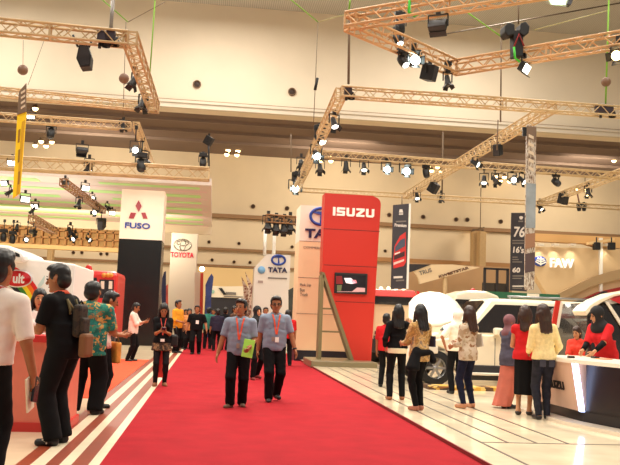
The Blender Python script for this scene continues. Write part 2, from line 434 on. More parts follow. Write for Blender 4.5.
# kind tilt lens
for a in [('T1b', 134, 81, 'par', 65, 'off', -60, 1.0), ('T1b', 143, 103, 'par', 75, 'off', -40, 1.1),
          ('T3', 31, 116, 'flood', 30, 'on', 0, 0.64), ('T3', 123, 126, 'par', 80, 'off', 30, 0.77),
          ('T3b', 135, 149, 'par', 25, 'on', 10, 1.02), ('T3b', 141, 165, 'head', 60, 'off', 20, 1.27), ('T3b', 145, 158, 'par', 70, 'off', 40, 1.02),
          ('T4', 12, 163, 'flood', 20, 'on', 0, 0.77), ('T4', 51, 133, 'head', 70, 'off', 0, 1.02), ('T4', 82, 151, 'flood', 60, 'off', 20, 0.94), ('T4', 89, 166, 'par', 80, 'on', 0, 1.02), ('T4', 203, 162, 'head', 60, 'off', 0, 0.94), ('T4', 209, 141, 'box', 30, 'off', 60, 0.68),
          ('T5', 65, 183, 'flood', 30, 'off', -40, 0.65), ('T5', 85, 188, 'flood', 20, 'on', 40, 0.79), ('T5', 79, 203, 'par', 70, 'off', -20, 0.79), ('T5', 92, 198, 'par', 10, 'on', 30, 0.65),
          ('T5', 96, 212, 'par', 20, 'on', -20, 0.86), ('T5', 107, 207, 'par', 30, 'off', 50, 0.65), ('T5', 112, 213, 'flood', 20, 'on', 20, 0.65), ('T5', 101, 224, 'box', 30, 'off', 0, 0.90),
          ('T6', 5, 183, 'flood', 20, 'on', -30, 0.79), ('T6', 10, 192, 'par', 40, 'off', -60, 0.79), ('T6', 25, 199, 'flood', 20, 'on', 30, 0.94), ('T6', 35, 206, 'flood', 30, 'on', -20, 0.79), ('T6', 33, 210, 'par', 60, 'off', -50, 0.72),
          ('T6', 17, 227, 'par', 70, 'off', 0, 0.72), ('T6', 33, 232, 'flood', 70, 'off', -50, 0.86), ('T6', 70, 231, 'par', 60, 'off', 60, 1.08), ('T6', 75, 238, 'par', 30, 'on', -30, 0.94), ('T6', 88, 239, 'par', 30, 'on', 60, 0.79),
          ('T6', 3.5, 237, 'head', 80, 'off', 0, 0.94), ('T6', 12.5, 239, 'head', 80, 'off', 0, 0.94), ('T6', 27, 239, 'par', 20, 'on', 0, 0.72),
          ('R5', 334, 123, 'par', 60, 'on', 20, 0.98), ('R5', 320, 138, 'head', 45, 'on', 30, 1.27), ('R5', 316, 154, 'par', 40, 'hot', 10, 1.27),
          ('R5', 301, 164, 'par', 60, 'off', 0, 1.19), ('R5', 303, 173, 'head', 40, 'off', -40, 1.27), ('R5', 296, 181, 'head', 60, 'off', 20, 1.27), ('R5', 294, 189, 'par', 5, 'hot', 10, 1.70),
          ('R6', 320, 168, 'par', 60, 'off', 0, 1.02), ('R6', 346, 166, 'par', 85, 'off', 0, 1.02), ('R6', 364, 167, 'par', 60, 'on', 0, 1.02), ('R6', 386, 170, 'par', 3, 'hot', 5, 1.15), ('R6', 405, 172, 'par', 3, 'hot', 5, 1.36), ('R6', 426, 173, 'head', 70, 'off', 30, 0.94),
          ('R6', 484, 180, 'par', 60, 'on', -20, 1.02), ('R6', 495, 180, 'par', 50, 'off', 20, 1.02), ('R6', 512, 180, 'par', 10, 'on', 5, 1.10), ('R6', 522, 180, 'par', 40, 'on', 30, 1.02), ('R6', 556, 182, 'head', 40, 'off', 30, 1.02),
          ('R7', 434, 188, 'box', 35, 'off', 35, 0.94), ('R7', 475, 163, 'par', 30, 'on', 40, 0.98), ('R7', 497, 150, 'box', 20, 'off', -30, 0.81), ('R7', 417, 196, 'par', 60, 'on', 0, 1.02),
          ('R8', 564, 199, 'box', 20, 'off', 10, 1.02), ('R8', 540, 207, 'par', 60, 'on', 30, 1.06), ('R8', 588, 192, 'par', 80, 'warm', 0, 1.02),
          ('R9', 441, 198, 'par', 85, 'off', 0, 0.94), ('R9', 579, 208, 'head', 85, 'off', 0, 0.77), ('R9', 584, 208, 'head', 85, 'off', 0, 0.77),
          ('R2', 400, 25, 'head', 85, 'off', 0, .95), ('R2', 398.5, 39, 'head', 60, 'on', 20, .9), ('R2', 403, 61, 'head', 50, 'on', 30, .95), ('R2', 413.5, 62, 'par', 3, 'hot', 0, 1.25), ('R2', 430, 73, 'box', 15, 'off', 40, .9), ('R2', 448, 69, 'head', 85, 'off', 0, .6), ('R2', 447.5, 81, 'par', 75, 'off', 20, .9),
          ('R1', 438, 26, 'flood', 35, 'off', 150, 1.0), ('R3', 524.5, 68, 'flood', 30, 'on', 50, 1.0), ('R3', 619, 55, 'par', 20, 'warm', -50, 1.2),
          ('T7', 268, 224, 'par', 70, 'off', 0, 1.3), ('T7', 276, 226, 'par', 70, 'off', 0, 1.3), ('T7', 284, 227, 'par', 70, 'off', 0, 1.3), ('T7', 290, 225, 'par', 70, 'off', 0, 1.3)]:
    lamp(a[0], a[1], a[2], a[3], a[4], a[5], a[6], a[7])
CANL = {'T6': ('gallery truss', 'outer'), 'T5': ('brown truss under green canopy', 'front'), 'T4': ('deep truss above green canopy', 'outer'), 'T3': ('truss behind yellow banner', 'banner'),
        'T3b': ('truss above three-diamond pylon', 'front'), 'T1b': ('truss leg beside hanging loudspeaker', 'corner'), 'R5': ('gold truss behind red pylon', 'rear'), 'R6': ('pale cross truss above red pylon', 'pylon'),
        'R7': ('gold diagonal truss', 'rear'), 'R8': ('diagonal over white logo wall', 'rear'), 'R9': ('thin rear cross truss', 'pylon'), 'R2': ('orange high corner truss', 'corner'), 'R1': ('high orange truss', ''), 'R3': ('orange hoist column truss', 'column'), 'T7': ('tiny far truss', 'aisle')}
for tk, L in PLACED.items():
    L.sort(key=lambda q: q[0])
    for i, (px, o, kind, lens) in enumerate(L):
        kn = {'par': 'can spotlight', 'flood': 'flat floodlight', 'box': 'box loudspeaker', 'head': 'stubby stage light'}[kind]
        st = {'on': 'lit white', 'hot': 'dazzling', 'warm': 'warm lit', 'off': 'unlit black' if kind != 'box' else 'black'}[lens]
        tn, en = CANL[tk]
        tag(o, f'{st} {kn}, {ORD[i]} from {en} end of {tn}' if len(L) > 1 else f'{st} {kn} on {tn}', 'loudspeaker' if kind == 'box' else 'stage light', 'stage lights on the trusses')

# loudspeaker hung from the first truss on two straps
p = at(83, 55, TRUSS['T1'][0].y + .6)
t = empty('hanging_loudspeaker', p, 'tilted black six-sided loudspeaker hung on two straps under gold truss', 'loudspeaker')
pts = [(79, 44), (87, 43), (91, 55), (90, 66), (80, 67), (76, 58)]
MB().prism([at(x, y, p.y) for x, y in pts], (0, .4, 0)).build('speaker_cabinet', BLACK, t, .02)
pts2 = [(80, 46), (86.2, 45.2), (89.6, 55), (88.8, 64), (81, 65), (77.6, 58)]
MB().prism([at(x, y, p.y) for x, y in pts2], (0, -.01, 0)).build('grille', DARK, t)
for a, b in (((73, 35), (78, 47)), ((92, 40), (88, 49))):
    MB().tube(at(*a, p.y + .1), at(*b, p.y + .1), .03, 6).build('strap', BLACK, t)

# chain hoists, hanging rods, slings
def hoist(px, py, Y, label, w=.2, h=.26, col=None):
    p = at(px, py, Y)
    t = empty('hanging_chain_hoist', (p.x, p.y, p.z - h / 2), label, 'hoist', 'chain hoists')
    MB().box(p.x - w / 2, p.x + w / 2, p.y - .12, p.y + .12, p.z - h / 2, p.z + h / 2).build('motor_case', col or mat('hoist_dark', (52, 40, 50), .5), t, .03)
    MB().tube((p.x - w * .2, p.y, p.z - h / 2), (p.x - w * .2, p.y, p.z - h / 2 - .14), .04, 6).build('hook', BLACK, t)
    MB().lathe([(.1, 0), (.11, .1), (.07, .2), (.001, .2)], (p.x + w * .5, p.y, p.z - h / 2 - .1), (0, 0, 1), 10).build('chain_bag', BLACK, t)
TY = lambda kx, f: TRUSS[kx][0].lerp(TRUSS[kx][1], f)
hoist(102, 37, TY('T1', .85).y, 'dark chain hoist clamped on gold truss near its corner')
hoist(111, 36, TY('T1', .9).y, 'black chain hoist under the rising rod beside the truss corner')
hoist(348, 91, TY('R4', .02).y, 'purple black hoist at truss corner over red pylon')
hoist(604, 109, TY('R4', .85).y, 'black twin hoist on cross truss below a brown ball', .5)
def rod(px0, py0, px1, py1, Y, label, r=.02, m=None, ball=None, group='rods and cables from the roof'):
    a, b = at(px0, py0, Y), at(px1, py1, Y)
    t = empty('hanging_rod', b, label, 'hanging cable', group)
    MB().tube(a, b, r, 6).build('cable', m or CABLE, t)
    if ball: MB().ball(at(*ball, Y), .13 * Y / 20, 12, 8).build('ball_weight', mat('ball_brown', (120, 88, 66), .5), t)
rod(113.5, -8, 110.5, 34, TY('T1', .9).y, 'grey rod down to hoist at the corner of loudspeaker truss', .045, mat('rod_grey', (150, 145, 140), .4, metal=.4))
rod(349.5, -8, 348.5, 84, TY('R4', .02).y, 'dark rod down to truss corner over red pylon', .035)
rod(318, 22, 313.5, 125, 26, 'thin cable with a small black ball near the truss corner', .012, ball=None)
rod(317.5, 78, 315, 90, 26, 'small dark plumb weight on the thin cable by truss corner', .05, BLACK)
rod(126, 22, 123, 118, 26, 'thin cable with brown ball beside the truss leg', .012, ball=(124, 78.5))
rod(45, 38, 28, 85, 26, 'slack thin wire slanting down to the dark banner head', .008)
rod(23.3, 40, 22.8, 74, 30, 'brown ball on a wire above the yellow banner', .01, ball=(22.8, 70))
rod(155, 0, 150, 72, 23, 'green and black strap beside the truss leg', .02, GREEN)
rod(501.5, 25, 500.5, 122, 24, 'thin grey cable behind the orange hoist truss', .025)
rod(609, -5, 605.5, 108, TY('R4', .85).y, 'green topped cable with brown ball over black twin hoist', .025, GREEN, ball=(606, 82))
rod(291, 134, 291, 172, 42, 'thin rod beside the glaring spotlight cluster', .03)
rod(208.5, 140, 209, 166, 35, 'short dark rod at the end of the deep pale truss', .04, BLACK)
rod(443, 132, 442, 198, 40, 'long thin rod behind the diagonal gold truss', .04)
rod(577, 192, 580, 207, 40, 'short red brown rod over the white logo wall', .04, mat('rod_red', (110, 62, 50), .5))
rod(498, 120, 497, 150, 24, 'dark rod above the black box on the diagonal truss', .02)
def sling(pts, Y, label, m=GREEN, r=.022):
    o = MB().path([at(x, y, Y) for x, y in pts], r, 6).build('hanging_sling', m)
    tag(o, label, 'sling', 'slings from the roof')
sling([(98, -4), (128, 22)], 26, 'green sling slanting down beside the grey rod', r=.018)
sling([(128, 22), (165, 2)], 26, 'pale wire sling rising from the cable over the truss leg', CABLE, .012)
sling([(284, -6), (318, 22)], 26, 'green sling meeting the plumb cable near the high corner', r=.018)
sling([(318, 22), (347, 14)], 26, 'pale sling from plumb cable to the high truss corner', mat('pale_sling', (170, 165, 110), .6), .014)
sling([(464, 10), (503, 38)], 24, 'green sling slanting towards the black hoist column')
sling([(534, 30), (610, 10)], 24, 'faint green sling from hoist column towards the roof', mat('pale_sling', (170, 165, 110), .6), .015)
sling([(410, -5), (409, 12), (414, 16), (420, 13)], TY('R1', .3).y - .25, 'bright green loop sling round the high orange truss', mat('bright_green', (60, 190, 40), .5), .035)
sling([(350.5, -4), (349, 10)], TY('R1', .0).y, 'green sling on the high orange truss corner')
sling([(440, 35), (620, 3)], 46, 'long dark conduit crossing under the ribbed ceiling', mat('conduit_dark', (96, 84, 70), .5), .04)

# black hoist column with two lobes and a green strap
p = at(518, 60, TY('R3', .35).y)
t = empty('hanging_hoist_column', p, 'black T-shaped hoist column strapped on orange truss', 'hoist')
Yh = p.y - .35
MB().prism([at(x, y, Yh) for x, y in ((513.5, 30), (523.5, 30), (523.5, 56), (514, 56))], (0, .3, 0)).build('column', BLACK, t, .02)
for pts in ([(505, 25), (509, 22), (515, 24), (515, 34), (508, 36), (505, 32)], [(521, 23), (526, 21), (530, 26), (529, 33), (524, 36), (520, 33)]):
    MB().prism([at(x, y, Yh - .05) for x, y in pts], (0, .4, 0)).build('motor_lobe', BLACK, t, .03)
MB().path([at(x, y, Yh - .04) for x, y in ((514, 47), (519, 34), (524, 46))], .025, 6).build('strap', mat('strap_red', (150, 40, 40), .6), t)
MB().path([at(x, y, Yh - .06) for x, y in ((514, 47), (515, 58), (520, 62))], .03, 6).build('strap', mat('bright_green', (60, 190, 40), .5), t)
MB().tube(at(518.5, -4, Yh + .1), at(518.5, 24, Yh + .1), .02, 6).build('cable', CABLE, t)
# roof floodlight
p = at(558, 2, 34)
t = empty('roof_floodlight', p, 'glaring greenish white floodlight under the ribbed ceiling', 'ceiling light')
MB().prism([at(x, y, 34) for x, y in ((547, -3), (573, -5), (572, 3), (566, 7), (550, 5))], (0, .5, .3)).build('lamp_housing', mat('roof_lamp_case', (150, 150, 130), .5), t, .02)
MB().prism([at(x, y, 33.98) for x, y in ((549, -2), (566, -3), (565, 4), (552, 4))], (0, -.03, 0)).build('lens', mat('lens_green', (225, 255, 225), .3, emit=12), t)
MB().prism([at(x, y, 33.9) for x, y in ((569, -1), (573, 0), (571, 5), (567, 4))], (0, .3, 0)).build('bracket', DARK, t)
# warm four-lamp clusters under the brown soffit
def quad(px, py, Y, label, n=4, s=1.0):
    c = at(px, py, Y); w = .42 * s
    t = empty('cluster_light', c, label, 'ceiling light', 'warm lamp clusters under the brown soffit')
    fr = MB().box(c.x - w * 1.3, c.x + w * 1.3, c.y - .04, c.y + .04, c.z + .28, c.z + .36)
    if n == 4: fr.box(c.x - w * 1.3, c.x + w * 1.3, c.y - 1.6, c.y - 1.5, c.z + .28, c.z + .36)
    fr.box(c.x - .04, c.x + .04, c.y - 1.6, c.y + .04, c.z + .3, c.z + .38); fr.tube((c.x, c.y - .6, c.z + .3), (c.x, c.y - .6, max(c.z + 1.2, min(ZC + .2, c.z + 4))), .04, 6)
    fr.build('frame', CABLE, t)
    for i, (sx, yy) in enumerate(((-1, 0), (1, 0), (-1.25, -1.5), (.75, -1.5))[:n]):
        q = c + Vector((sx * w, yy, (-.55 if yy else .1)))
        MB().lathe([(.05, .22), (.2, .05), (.24, -.05), (.22, -.05), (.1, .02)], q, (0, 0, 1), 12).build('reflector', CABLE, t)
        MB().ball(q + Vector((0, 0, -.04)), .21, 10, 6).build('bulb', LENS_WARM, t)
for a in ((36, 105, 58, 'warm four-lamp cluster over the yellow banner head'), (138, 112, 58, 'warm two-lamp light beside the end of loudspeaker truss', 2), (46.5, 142, 66, 'warm four-lamp cluster over the green canopy'),
          (235.5, 120, 60, 'warm two-lamp light in the middle of brown soffit', 2), (233, 151, 68, 'warm four-lamp cluster hanging lowest near brown soffit middle'), (426, 133, 62, 'warm four-lamp cluster under brown soffit over the dark truck banner'),
          (325, 157, 68, 'warm four-lamp cluster behind the truss corner by the red pylon'), (433, 167, 69, 'warm four-lamp cluster low behind dazzling spotlights'), (518, 146, 64, 'warm four-lamp cluster beside the black box and tall banner'),
          (500, 177, 69, 'warm four-lamp cluster low between pale cross truss and wall'), (611, 157, 64, 'warm four-lamp cluster over the white logo wall'), (582, 190, 69, 'warm two-lamp light low over the white logo wall', 2), (234, 143, 67, 'single warm lamp above the lowest four-lamp cluster', 1), (478, 233, 69, 'two-lamp light under the rear wall ledge by tan columns', 2)):
    quad(*a[:4], n=a[4] if len(a) > 4 else 4)
# ================================================================== booths, pylons, signs
BLUE = mat('logo_blue', (34, 66, 150), .4)
NAVY = mat('logo_navy', (26, 28, 72), .45)
LRED = mat('logo_red', (150, 12, 34), .4)
GREYT = mat('grey_text', (120, 112, 104), .6)
OLIVE = mat('olive_metal', (124, 112, 76), .5)

# ---- black and white pylon with three diamonds
Yf = 31.0
p = at(139, 345, Yf); p.z = 0
t = empty('sign_pylon', p, 'tall pylon with black shaft and white head bearing three red diamonds', 'sign pylon')
a0, a1, _, zt = rect(120.5, 190, 163.5, 239.5, Yf); _, _, zb, _ = rect(120, 190, 163, 239.5, Yf)
MB().box(a0, a1, Yf, Yf + 1.5, zb, zt).build('head_panel', mat('lit_white', (246, 228, 206), .5), t)
MB().box(a0, a1, Yf + .02, Yf + 1.48, 0, zb).build('shaft', mat('black_gloss', (16, 15, 16), .25), t)
def cz(ox, oy, k, pts): return [(ox + x / k, oy + y / k) for x, y in pts]
for pts in ([(488, 95), (507, 130), (488, 167), (469, 130)], [(440, 171), (472, 174), (458, 208), (427, 206)], [(504, 173), (530, 172), (543, 208), (516, 207)]):
    poly_px('diamond', cz(60, 185, 6.2, pts), Yf - .002, .05, LRED, t)
text_px('FUSO', 125, 222.8, 150.2, 228.6, Yf, BLUE, t, bold=.025, th=.05)

# ---- grey pylon with oval ring emblem
Yt = 46.0
p = at(182, 335, Yt); p.z = 0
t = empty('sign_pylon', p, 'pale grey pylon with oval ring emblem and pink red lettering', 'sign pylon')
a0, a1, _, zt = rect(169, 233, 195.5, 330, Yt)
MB().box(a0, a1, Yt, Yt + 1.4, 0, zt).build('pylon_body', mat('pylon_grey', (222, 212, 200), .5), t, .03)
CHR = mat('emblem_chrome', (150, 146, 140), .25, metal=.8)
for c_ in ((182.5, 245, 8.3, 5.7), (182.5, 243.2, 5.4, 2.4), (182.5, 245.2, 2.6, 5.2)): ring_px('emblem_ring', *c_, Yt - .03, .035, CHR, t)
text_px('TOYOTA', 170.5, 252.3, 193.8, 257.5, Yt, mat('toy_red', (226, 26, 70), .45), t, bold=.02, th=.05)

# ---- far blue lettered pylon with sloping shoulder
Yb = 36.0
p = at(272, 340, Yb); p.z = 0
t = empty('sign_pylon', p, 'white pylon with sloping shoulder, blue oval emblem and dark blue lettering', 'sign pylon')
top = [at(254.5, 267.6, Yb), at(267, 254.7, Yb), at(290.6, 255.2, Yb)]
xl, xr = top[0].x, top[2].x
MB().prism([(xl, Yb, 0), (xr, Yb, 0), (xr, Yb, top[2].z), (top[1].x, Yb, top[2].z), (xl, Yb, top[0].z)], (0, 1.2, 0)).build('pylon_body', mat('pylon_white', (226, 218, 206), .5), t)
ring_px('emblem_ring', 278.5, 260, 6.6, 4.6, Yb - .03, .05, BLUE, t)
MB().prism([at(x, y, Yb) for x, y in ((277.6, 264), (278.2, 258), (275, 257.5), (275, 256.6), (282, 256.6), (282, 257.5), (279, 258), (279.6, 264))], (0, -.04, 0)).build('emblem_arms', BLUE, t)
text_px('TATA', 268, 267.5, 287.3, 272.6, Yb, NAVY, t, bold=.035, th=.05)
MB().box(at(268, 278, Yb).x, at(287, 278, Yb).x, Yb - .02, Yb, at(278, 279, Yb).z, at(278, 277.6, Yb).z).build('text_line', GREYT, t)
MB().lathe([(.0, -.04), (.17, -.04), (.17, 0)], at(261.5, 270, Yb), (0, 1, 0), 16).build('round_emblem', mat('soft_blue', (120, 170, 210), .5), t)
MB().box(at(258, 281, Yb).x, at(263, 281, Yb).x, Yb - .02, Yb, at(260, 283, Yb).z, at(260, 280.5, Yb).z).build('small_badge', mat('small_badge', (170, 150, 140), .5), t)
for x0, x1, y0 in ((265.5, 269, 230), (275, 279, 224)):
    a, b = at(x0, y0, Yb + .6), at(x0 + .5, 256, Yb + .6)
    o = MB().tube(a, (a.x, a.y, b.z), .08, 8).build('support_pole', WHITE, t)

# ---- big cream pylon behind the red one
Yg = 24.2
p = at(315, 360, Yg); p.z = 0
t = empty('sign_pylon', p, 'broad cream pylon on dark base half hidden behind the red pylon', 'sign pylon')
xl = (at(301.5, 208, Yg).x + at(294, 350, Yg).x) / 2; xr = at(352, 300, Yg).x
z = lambda y: at(310, y, Yg).z
PC = mat('pylon_cream', (236, 206, 164), .5)
MB().box(xl, xr, Yg, Yg + 1.2, z(241.5), z(205.5)).build('head_panel', mat('head_white', (240, 224, 206), .5), t)
MB().box(xl, xr, Yg, Yg + 1.2, .32, z(241.5)).build('pylon_body', PC, t)
MB().box(xl - .02, xr, Yg - .02, Yg + 1.2, 0, .33).build('base', mat('base_navy', (24, 24, 36), .4), t)
for y in (241.5, 278, 314): MB().box(xl, xr, Yg - .006, Yg, z(y), z(y) + .012).build('seam', GREYT, t)
ring_px('emblem_ring', 321.5, 216.5, 11.2, 8.4, Yg - .03, .045, BLUE, t)
MB().prism([at(x, y, Yg) for x, y in ((319.5, 224), (320.5, 215), (313.5, 213), (314, 211.6), (328, 211.6), (328, 213), (322.5, 215), (323.5, 224))], (0, -.05, 0)).build('emblem_arms', BLUE, t)
text_px('TATA', 305, 229.5, 346, 238.6, Yg, NAVY, t, bold=.04, th=.04)
text_px('COMMERCIAL VEHICLES', 303.5, 247, 344, 249.4, Yg, GREYT, t, bold=.0, th=.01)
for i, s in enumerate(('Pick Up', 'Bus', 'Truck')):
    w_ = (11, 4.6, 8)[i]
    text_px(s, 300, 283.6 + i * 4.6, 300 + w_, 287 + i * 4.6, Yg, GREYT, t, bold=.01, th=.01)

# ---- red pylon with television
Yi = 22.0
p = at(350, 360, Yi); p.z = 0
t = empty('sign_pylon', p, 'red slanted pylon with white block lettering on grey plinth', 'sign pylon')
ZP = .2
xl = at(323.4, 235, Yi).x
zi = lambda y, x=350: at(x, y, Yi).z
outer = [(xl, zi(194, 324)), (at(374, 196, Yi).x, zi(195.5, 350))]
arc = [(at(374 + 7 * math.sin(R(q)), 200, Yi).x, zi(203 - 7.5 * math.cos(R(q)), 350)) for q in (15, 30, 45, 60, 75, 90)]
pts = [(xl, zi(271, 324)), (xl, zi(194.5, 350))] + [(at(373, 196, Yi).x, zi(194.5, 350))] + arc + [(at(371, 362, Yi).x, ZP), (at(351.5, 362, Yi).x, ZP)]
MB().prism([(x, Yi, z_) for x, z_ in pts], (0, .55, 0)).build('red_panel', RED, t)
for y, x0, x1 in ((230, 323.6, 379.8), (266, 323.6, 377), (302, 335.5, 374)):
    MB().box(at(x0, y, Yi).x, at(x1, y, Yi).x, Yi - .004, Yi, zi(y + .35), zi(y - .35)).build('seam', mat('seam_dark', (110, 26, 20), .6), t)
# block letters
def block_letters(word, o, u, w, n, width, height, m, parent, th=.03):
    """wide rounded block capitals; u along, w up, n outwards"""
    o, u, w, n = map(Vector, (o, u, w, n)); b = .26
    G = {'I': (.34, [[(0, 0), (.3, 0), (.3, 1), (0, 1)]]),
         'S': (1.06, [[(0, 0), (.92, 0), (1, .08), (1, .54), (.9, .62), (.3, .62), (.3, .76), (1, .76), (1, 1), (.08, 1), (0, .92), (0, .46), (.1, .38), (.7, .38), (.7, .24), (0, .24)]]),
         'U': (1.06, [[(0, .16), (.16, 0), (.84, 0), (1, .16), (1, 1), (.7, 1), (.7, .24), (.3, .24), (.3, 1), (0, 1)]]),
         'Z': (1.06, [[(0, 0), (1, 0), (1, .24), (.45, .24), (1, .7), (1, 1), (0, 1), (0, .76), (.56, .76), (0, .3)]])}
    tot = sum(G[c][0] + .12 for c in word) - .12; x = 0; mb = MB()
    for c in word:
        for poly in G[c][1]:
            mb.prism([o + u * ((x + px) / tot * width) + w * (py * height) for px, py in poly], n * th)
        x += G[c][0] + .12
    return mb.build('lettering', m, parent)
a0, a1, z0, z1 = rect(332.8, 208.2, 374.6, 216.6, Yi)
block_letters('ISUZU', (a0, Yi, z0), X, Z, -Yv, a1 - a0, z1 - z0, mat('letter_white', (255, 248, 240), .4), t)
# olive frame at its side
fx0, fx1 = at(319.3, 315, Yi).x, at(322.6, 315, Yi).x
MB().box(fx0, fx1, Yi - .02, Yi + .4, ZP, zi(275, 322)).build('side_post', OLIVE, t)
A, B_ = at(324.6, 272.5, Yi - .02), at(354, 362, Yi - .02)
B_.z = ZP
MB().prism([A, B_, B_ + Vector((-.09, 0, 0)), A + Vector((-.09, 0, .02))], (0, .5, 0)).build('slanted_post', OLIVE, t)
for y, x1 in ((309.5, 332), (332.5, 339.5)):
    MB().box(fx1, at(x1, y, Yi).x, Yi + .1, Yi + .35, zi(y + .8), zi(y - .8)).build('cross_bar', OLIVE, t)
g = [ground(312, 364, 0), ground(366, 373.5, 0), ground(380.5, 363, 0), ground(318, 354, 0)]
g = [Vector((q.x, q.y, .014)) for q in g]
g2 = Vector((at(311, 362, 21.3).x, 21.3, .014))
MB().box(at(311, 362, 21.2).x, at(377.5, 362, 21.2).x, 21.2, 23.0, .014, ZP).build('plinth', mat('plinth_grey', (124, 112, 84), .3), t, .02)
# television
p = at(350, 284, Yi)
tv = empty('television', (p.x, Yi, zi(294.2)), 'flat television showing a dark film on the red pylon', 'television')
a0, a1, z0, z1 = rect(334.2, 273.2, 366.8, 294, Yi)
MB().box(a0, a1, Yi - .09, Yi - .004, z0, z1).build('bezel', BLACK, tv, .012)
MB().box(a0 + .05, a1 - .05, Yi - .096, Yi - .09, z0 + .06, z1 - .05).build('screen', mat('screen_dark', (34, 30, 34), .2, emit=.25), tv)
def scr(name, pts, c, e=.6):
    MB().prism([at(x, y, Yi - .098) for x, y in pts], (0, -.004, 0)).build(name, mat('screen_' + name, c, .3, emit=e), tv)
scr('picture_red', [(336, 276), (342, 276), (343, 284), (336, 284)], (120, 30, 34), .4)
scr('picture_white', [(344, 278), (351, 278), (356, 283), (352, 284), (346, 283)], (230, 220, 224), .7)
scr('picture_pink', [(351, 280), (356, 280), (357, 283), (353, 283.5)], (220, 130, 140), .6)
scr('picture_floor', [(337, 291.5), (352, 291.5), (357, 287.5), (365, 288), (365, 292), (337, 292)], (196, 150, 150), .5)
scr('picture_green', [(337, 285), (342, 285), (341, 291), (337, 291)], (96, 104, 70), .4)

# ---- hanging truck banner, dark
def banner(name, pts, Y, m, label, th=.04, cat='banner'):
    """pts: px corners tl, tr, br, bl"""
    c = at((pts[2][0] + pts[3][0]) / 2, (pts[2][1] + pts[3][1]) / 2, Y)
    t = empty(name, c, label, cat)
    MB().prism([at(x, y, Y) for x, y in pts], (0, th, 0)).build('panel', m, t)
    return t
Yk = 20.0
DPAN = mat('banner_slate', (52, 48, 54), .5)
t = banner('hanging_banner', [(393.3, 205), (409, 203.6), (406.2, 289), (391, 289)], Yk, DPAN, 'dark vertical banner with a red truck picture beside the red pylon')
PT = mat('banner_text', (216, 206, 196), .5)
for i, pp in enumerate(([(399.6, 209.3), (402.2, 209.3), (403, 212.6), (399, 212.6)], [(399, 213.5), (403, 213.4), (403, 214.6), (399, 214.8)])): poly_px('mark', pp, Yk, .012, PT, t)
for x0, x1, y in ((395.8, 406, 221), (396, 404, 280)): poly_px('text_line', [(x0, y), (x1, y - .5), (x1, y + .9), (x0, y + 1.4)], Yk, .012, GREYT, t)
text_px('Premium', 394.6, 223.6, 406.4, 227, Yk, PT, t, bold=.03, th=.012)
poly_px('text_line', [(393.6, 276.4), (402.4, 276), (402.4, 278), (393.6, 278.4)], Yk, .012, PT, t)
tr = poly_px('truck_picture', [(394.6, 246), (400, 236), (405.6, 232), (406, 262), (403.5, 266), (393.6, 268.5), (392.8, 262)], Yk, .012, mat('print_red', (196, 44, 40), .5), t)
for nm, pp, c in (('windscreen_print', [(395.2, 247), (400.4, 240), (405, 238), (405, 246), (395, 252)], (70, 74, 90)), ('grille_print', [(394, 256), (404.6, 251), (404.6, 256), (394, 260)], (60, 30, 34)), ('lamp_print', [(394.6, 253.4), (400, 251.6), (400, 252.8), (394.6, 254.8)], (230, 220, 210)), ('bumper_print', [(393.6, 262.6), (404, 259), (404, 261), (393.6, 265)], (220, 190, 180))):
    MB().prism([at(x, y, Yk - .012) for x, y in pp], (0, -.01, 0)).build(nm, mat(nm, c, .5), tr)
a, b = at(410.2, 203, Yk + .1), at(407.2, 289, Yk + .1)
MB().prism([at(x, y, Yk + .05) for x, y in ((409, 203.6), (411, 203.5), (408.5, 289), (406.2, 289))], (0, .06, 0)).build('edge_strip', WHITE, t)
MB().tube(at(402, 204.5, Yk + .02), at(402, 196, Yk + .02), .012, 6).build('hanging_wire', CABLE, t)

# ---- banner with numbers
Yn = 21.0
t = banner('hanging_banner', [(511.6, 212.8), (527.6, 212.8), (526.8, 291.5), (510, 290.5)], Yn, DPAN, 'dark vertical banner listing big white numerals behind the silver banner')
text_px('76', 513.6, 226.6, 524.5, 237.2, Yn, PT, t, bold=.02, th=.012, shear=.15)
text_px("16's", 513, 246.6, 523.8, 253, Yn, PT, t, bold=.025, th=.012, shear=.1)
text_px('60', 512.4, 267.4, 520, 272.6, Yn, PT, t, bold=.03, th=.012, shear=.1)
poly_px('mark', [(519, 217), (521, 216), (523, 217), (522, 219.4), (520, 219.4)], Yn, .012, PT, t)
poly_px('mark', [(518.4, 220.6), (523, 220.6), (523, 222), (518.4, 222)], Yn, .012, GREYT, t)
for y, x1 in ((240, 524), (242.6, 523.6), (256.6, 517.5), (259, 518.6), (261.4, 522), (275.4, 525), (277.8, 521.4), (285.6, 523.6), (287.6, 522)):
    poly_px('text_line', [(512.4, y), (x1, y), (x1, y + 1.1), (512.4, y + 1.1)], Yn, .01, PT if y in (285.6,) else GREYT, t)

# ---- tall silver photo banner
Yv_ = 20.4
t = banner('hanging_banner', [(526.6, 125), (536.4, 126.4), (534.8, 270), (534, 290), (524.6, 290)], Yv_, pattern_mat('banner_prints', [(92, 70, 56), (160, 140, 122), (196, 186, 172), (120, 100, 84)], 5, .4, 'noise', (3, 1, 1)), 'tall narrow silver banner of brown photo prints hung from the diagonal truss')
poly_px('steel_print', [(526.3, 183), (535.9, 184), (535.2, 228), (525.6, 228)], Yv_, .012, mat('print_steel', (172, 180, 184), .2, metal=.4, noise=.1, nscale=2), t)
poly_px('top_print', [(526.6, 126), (536.3, 127.4), (536.2, 140), (526.5, 139)], Yv_, .012, mat('print_brown', (120, 98, 80), .5), t)
for y in (134, 142, 150, 158, 166): poly_px('lettering_print', [(528.5, y), (533.5, y + 2.5), (533.5, y + 5.5), (528.5, y + 3.2)], Yv_, .014, mat('print_cream', (214, 196, 170), .5), t)
poly_px('lower_print', [(525.4, 234), (535.1, 233), (534.8, 247), (525, 249)], Yv_, .012, mat('print_tan', (150, 110, 84), .5), t)
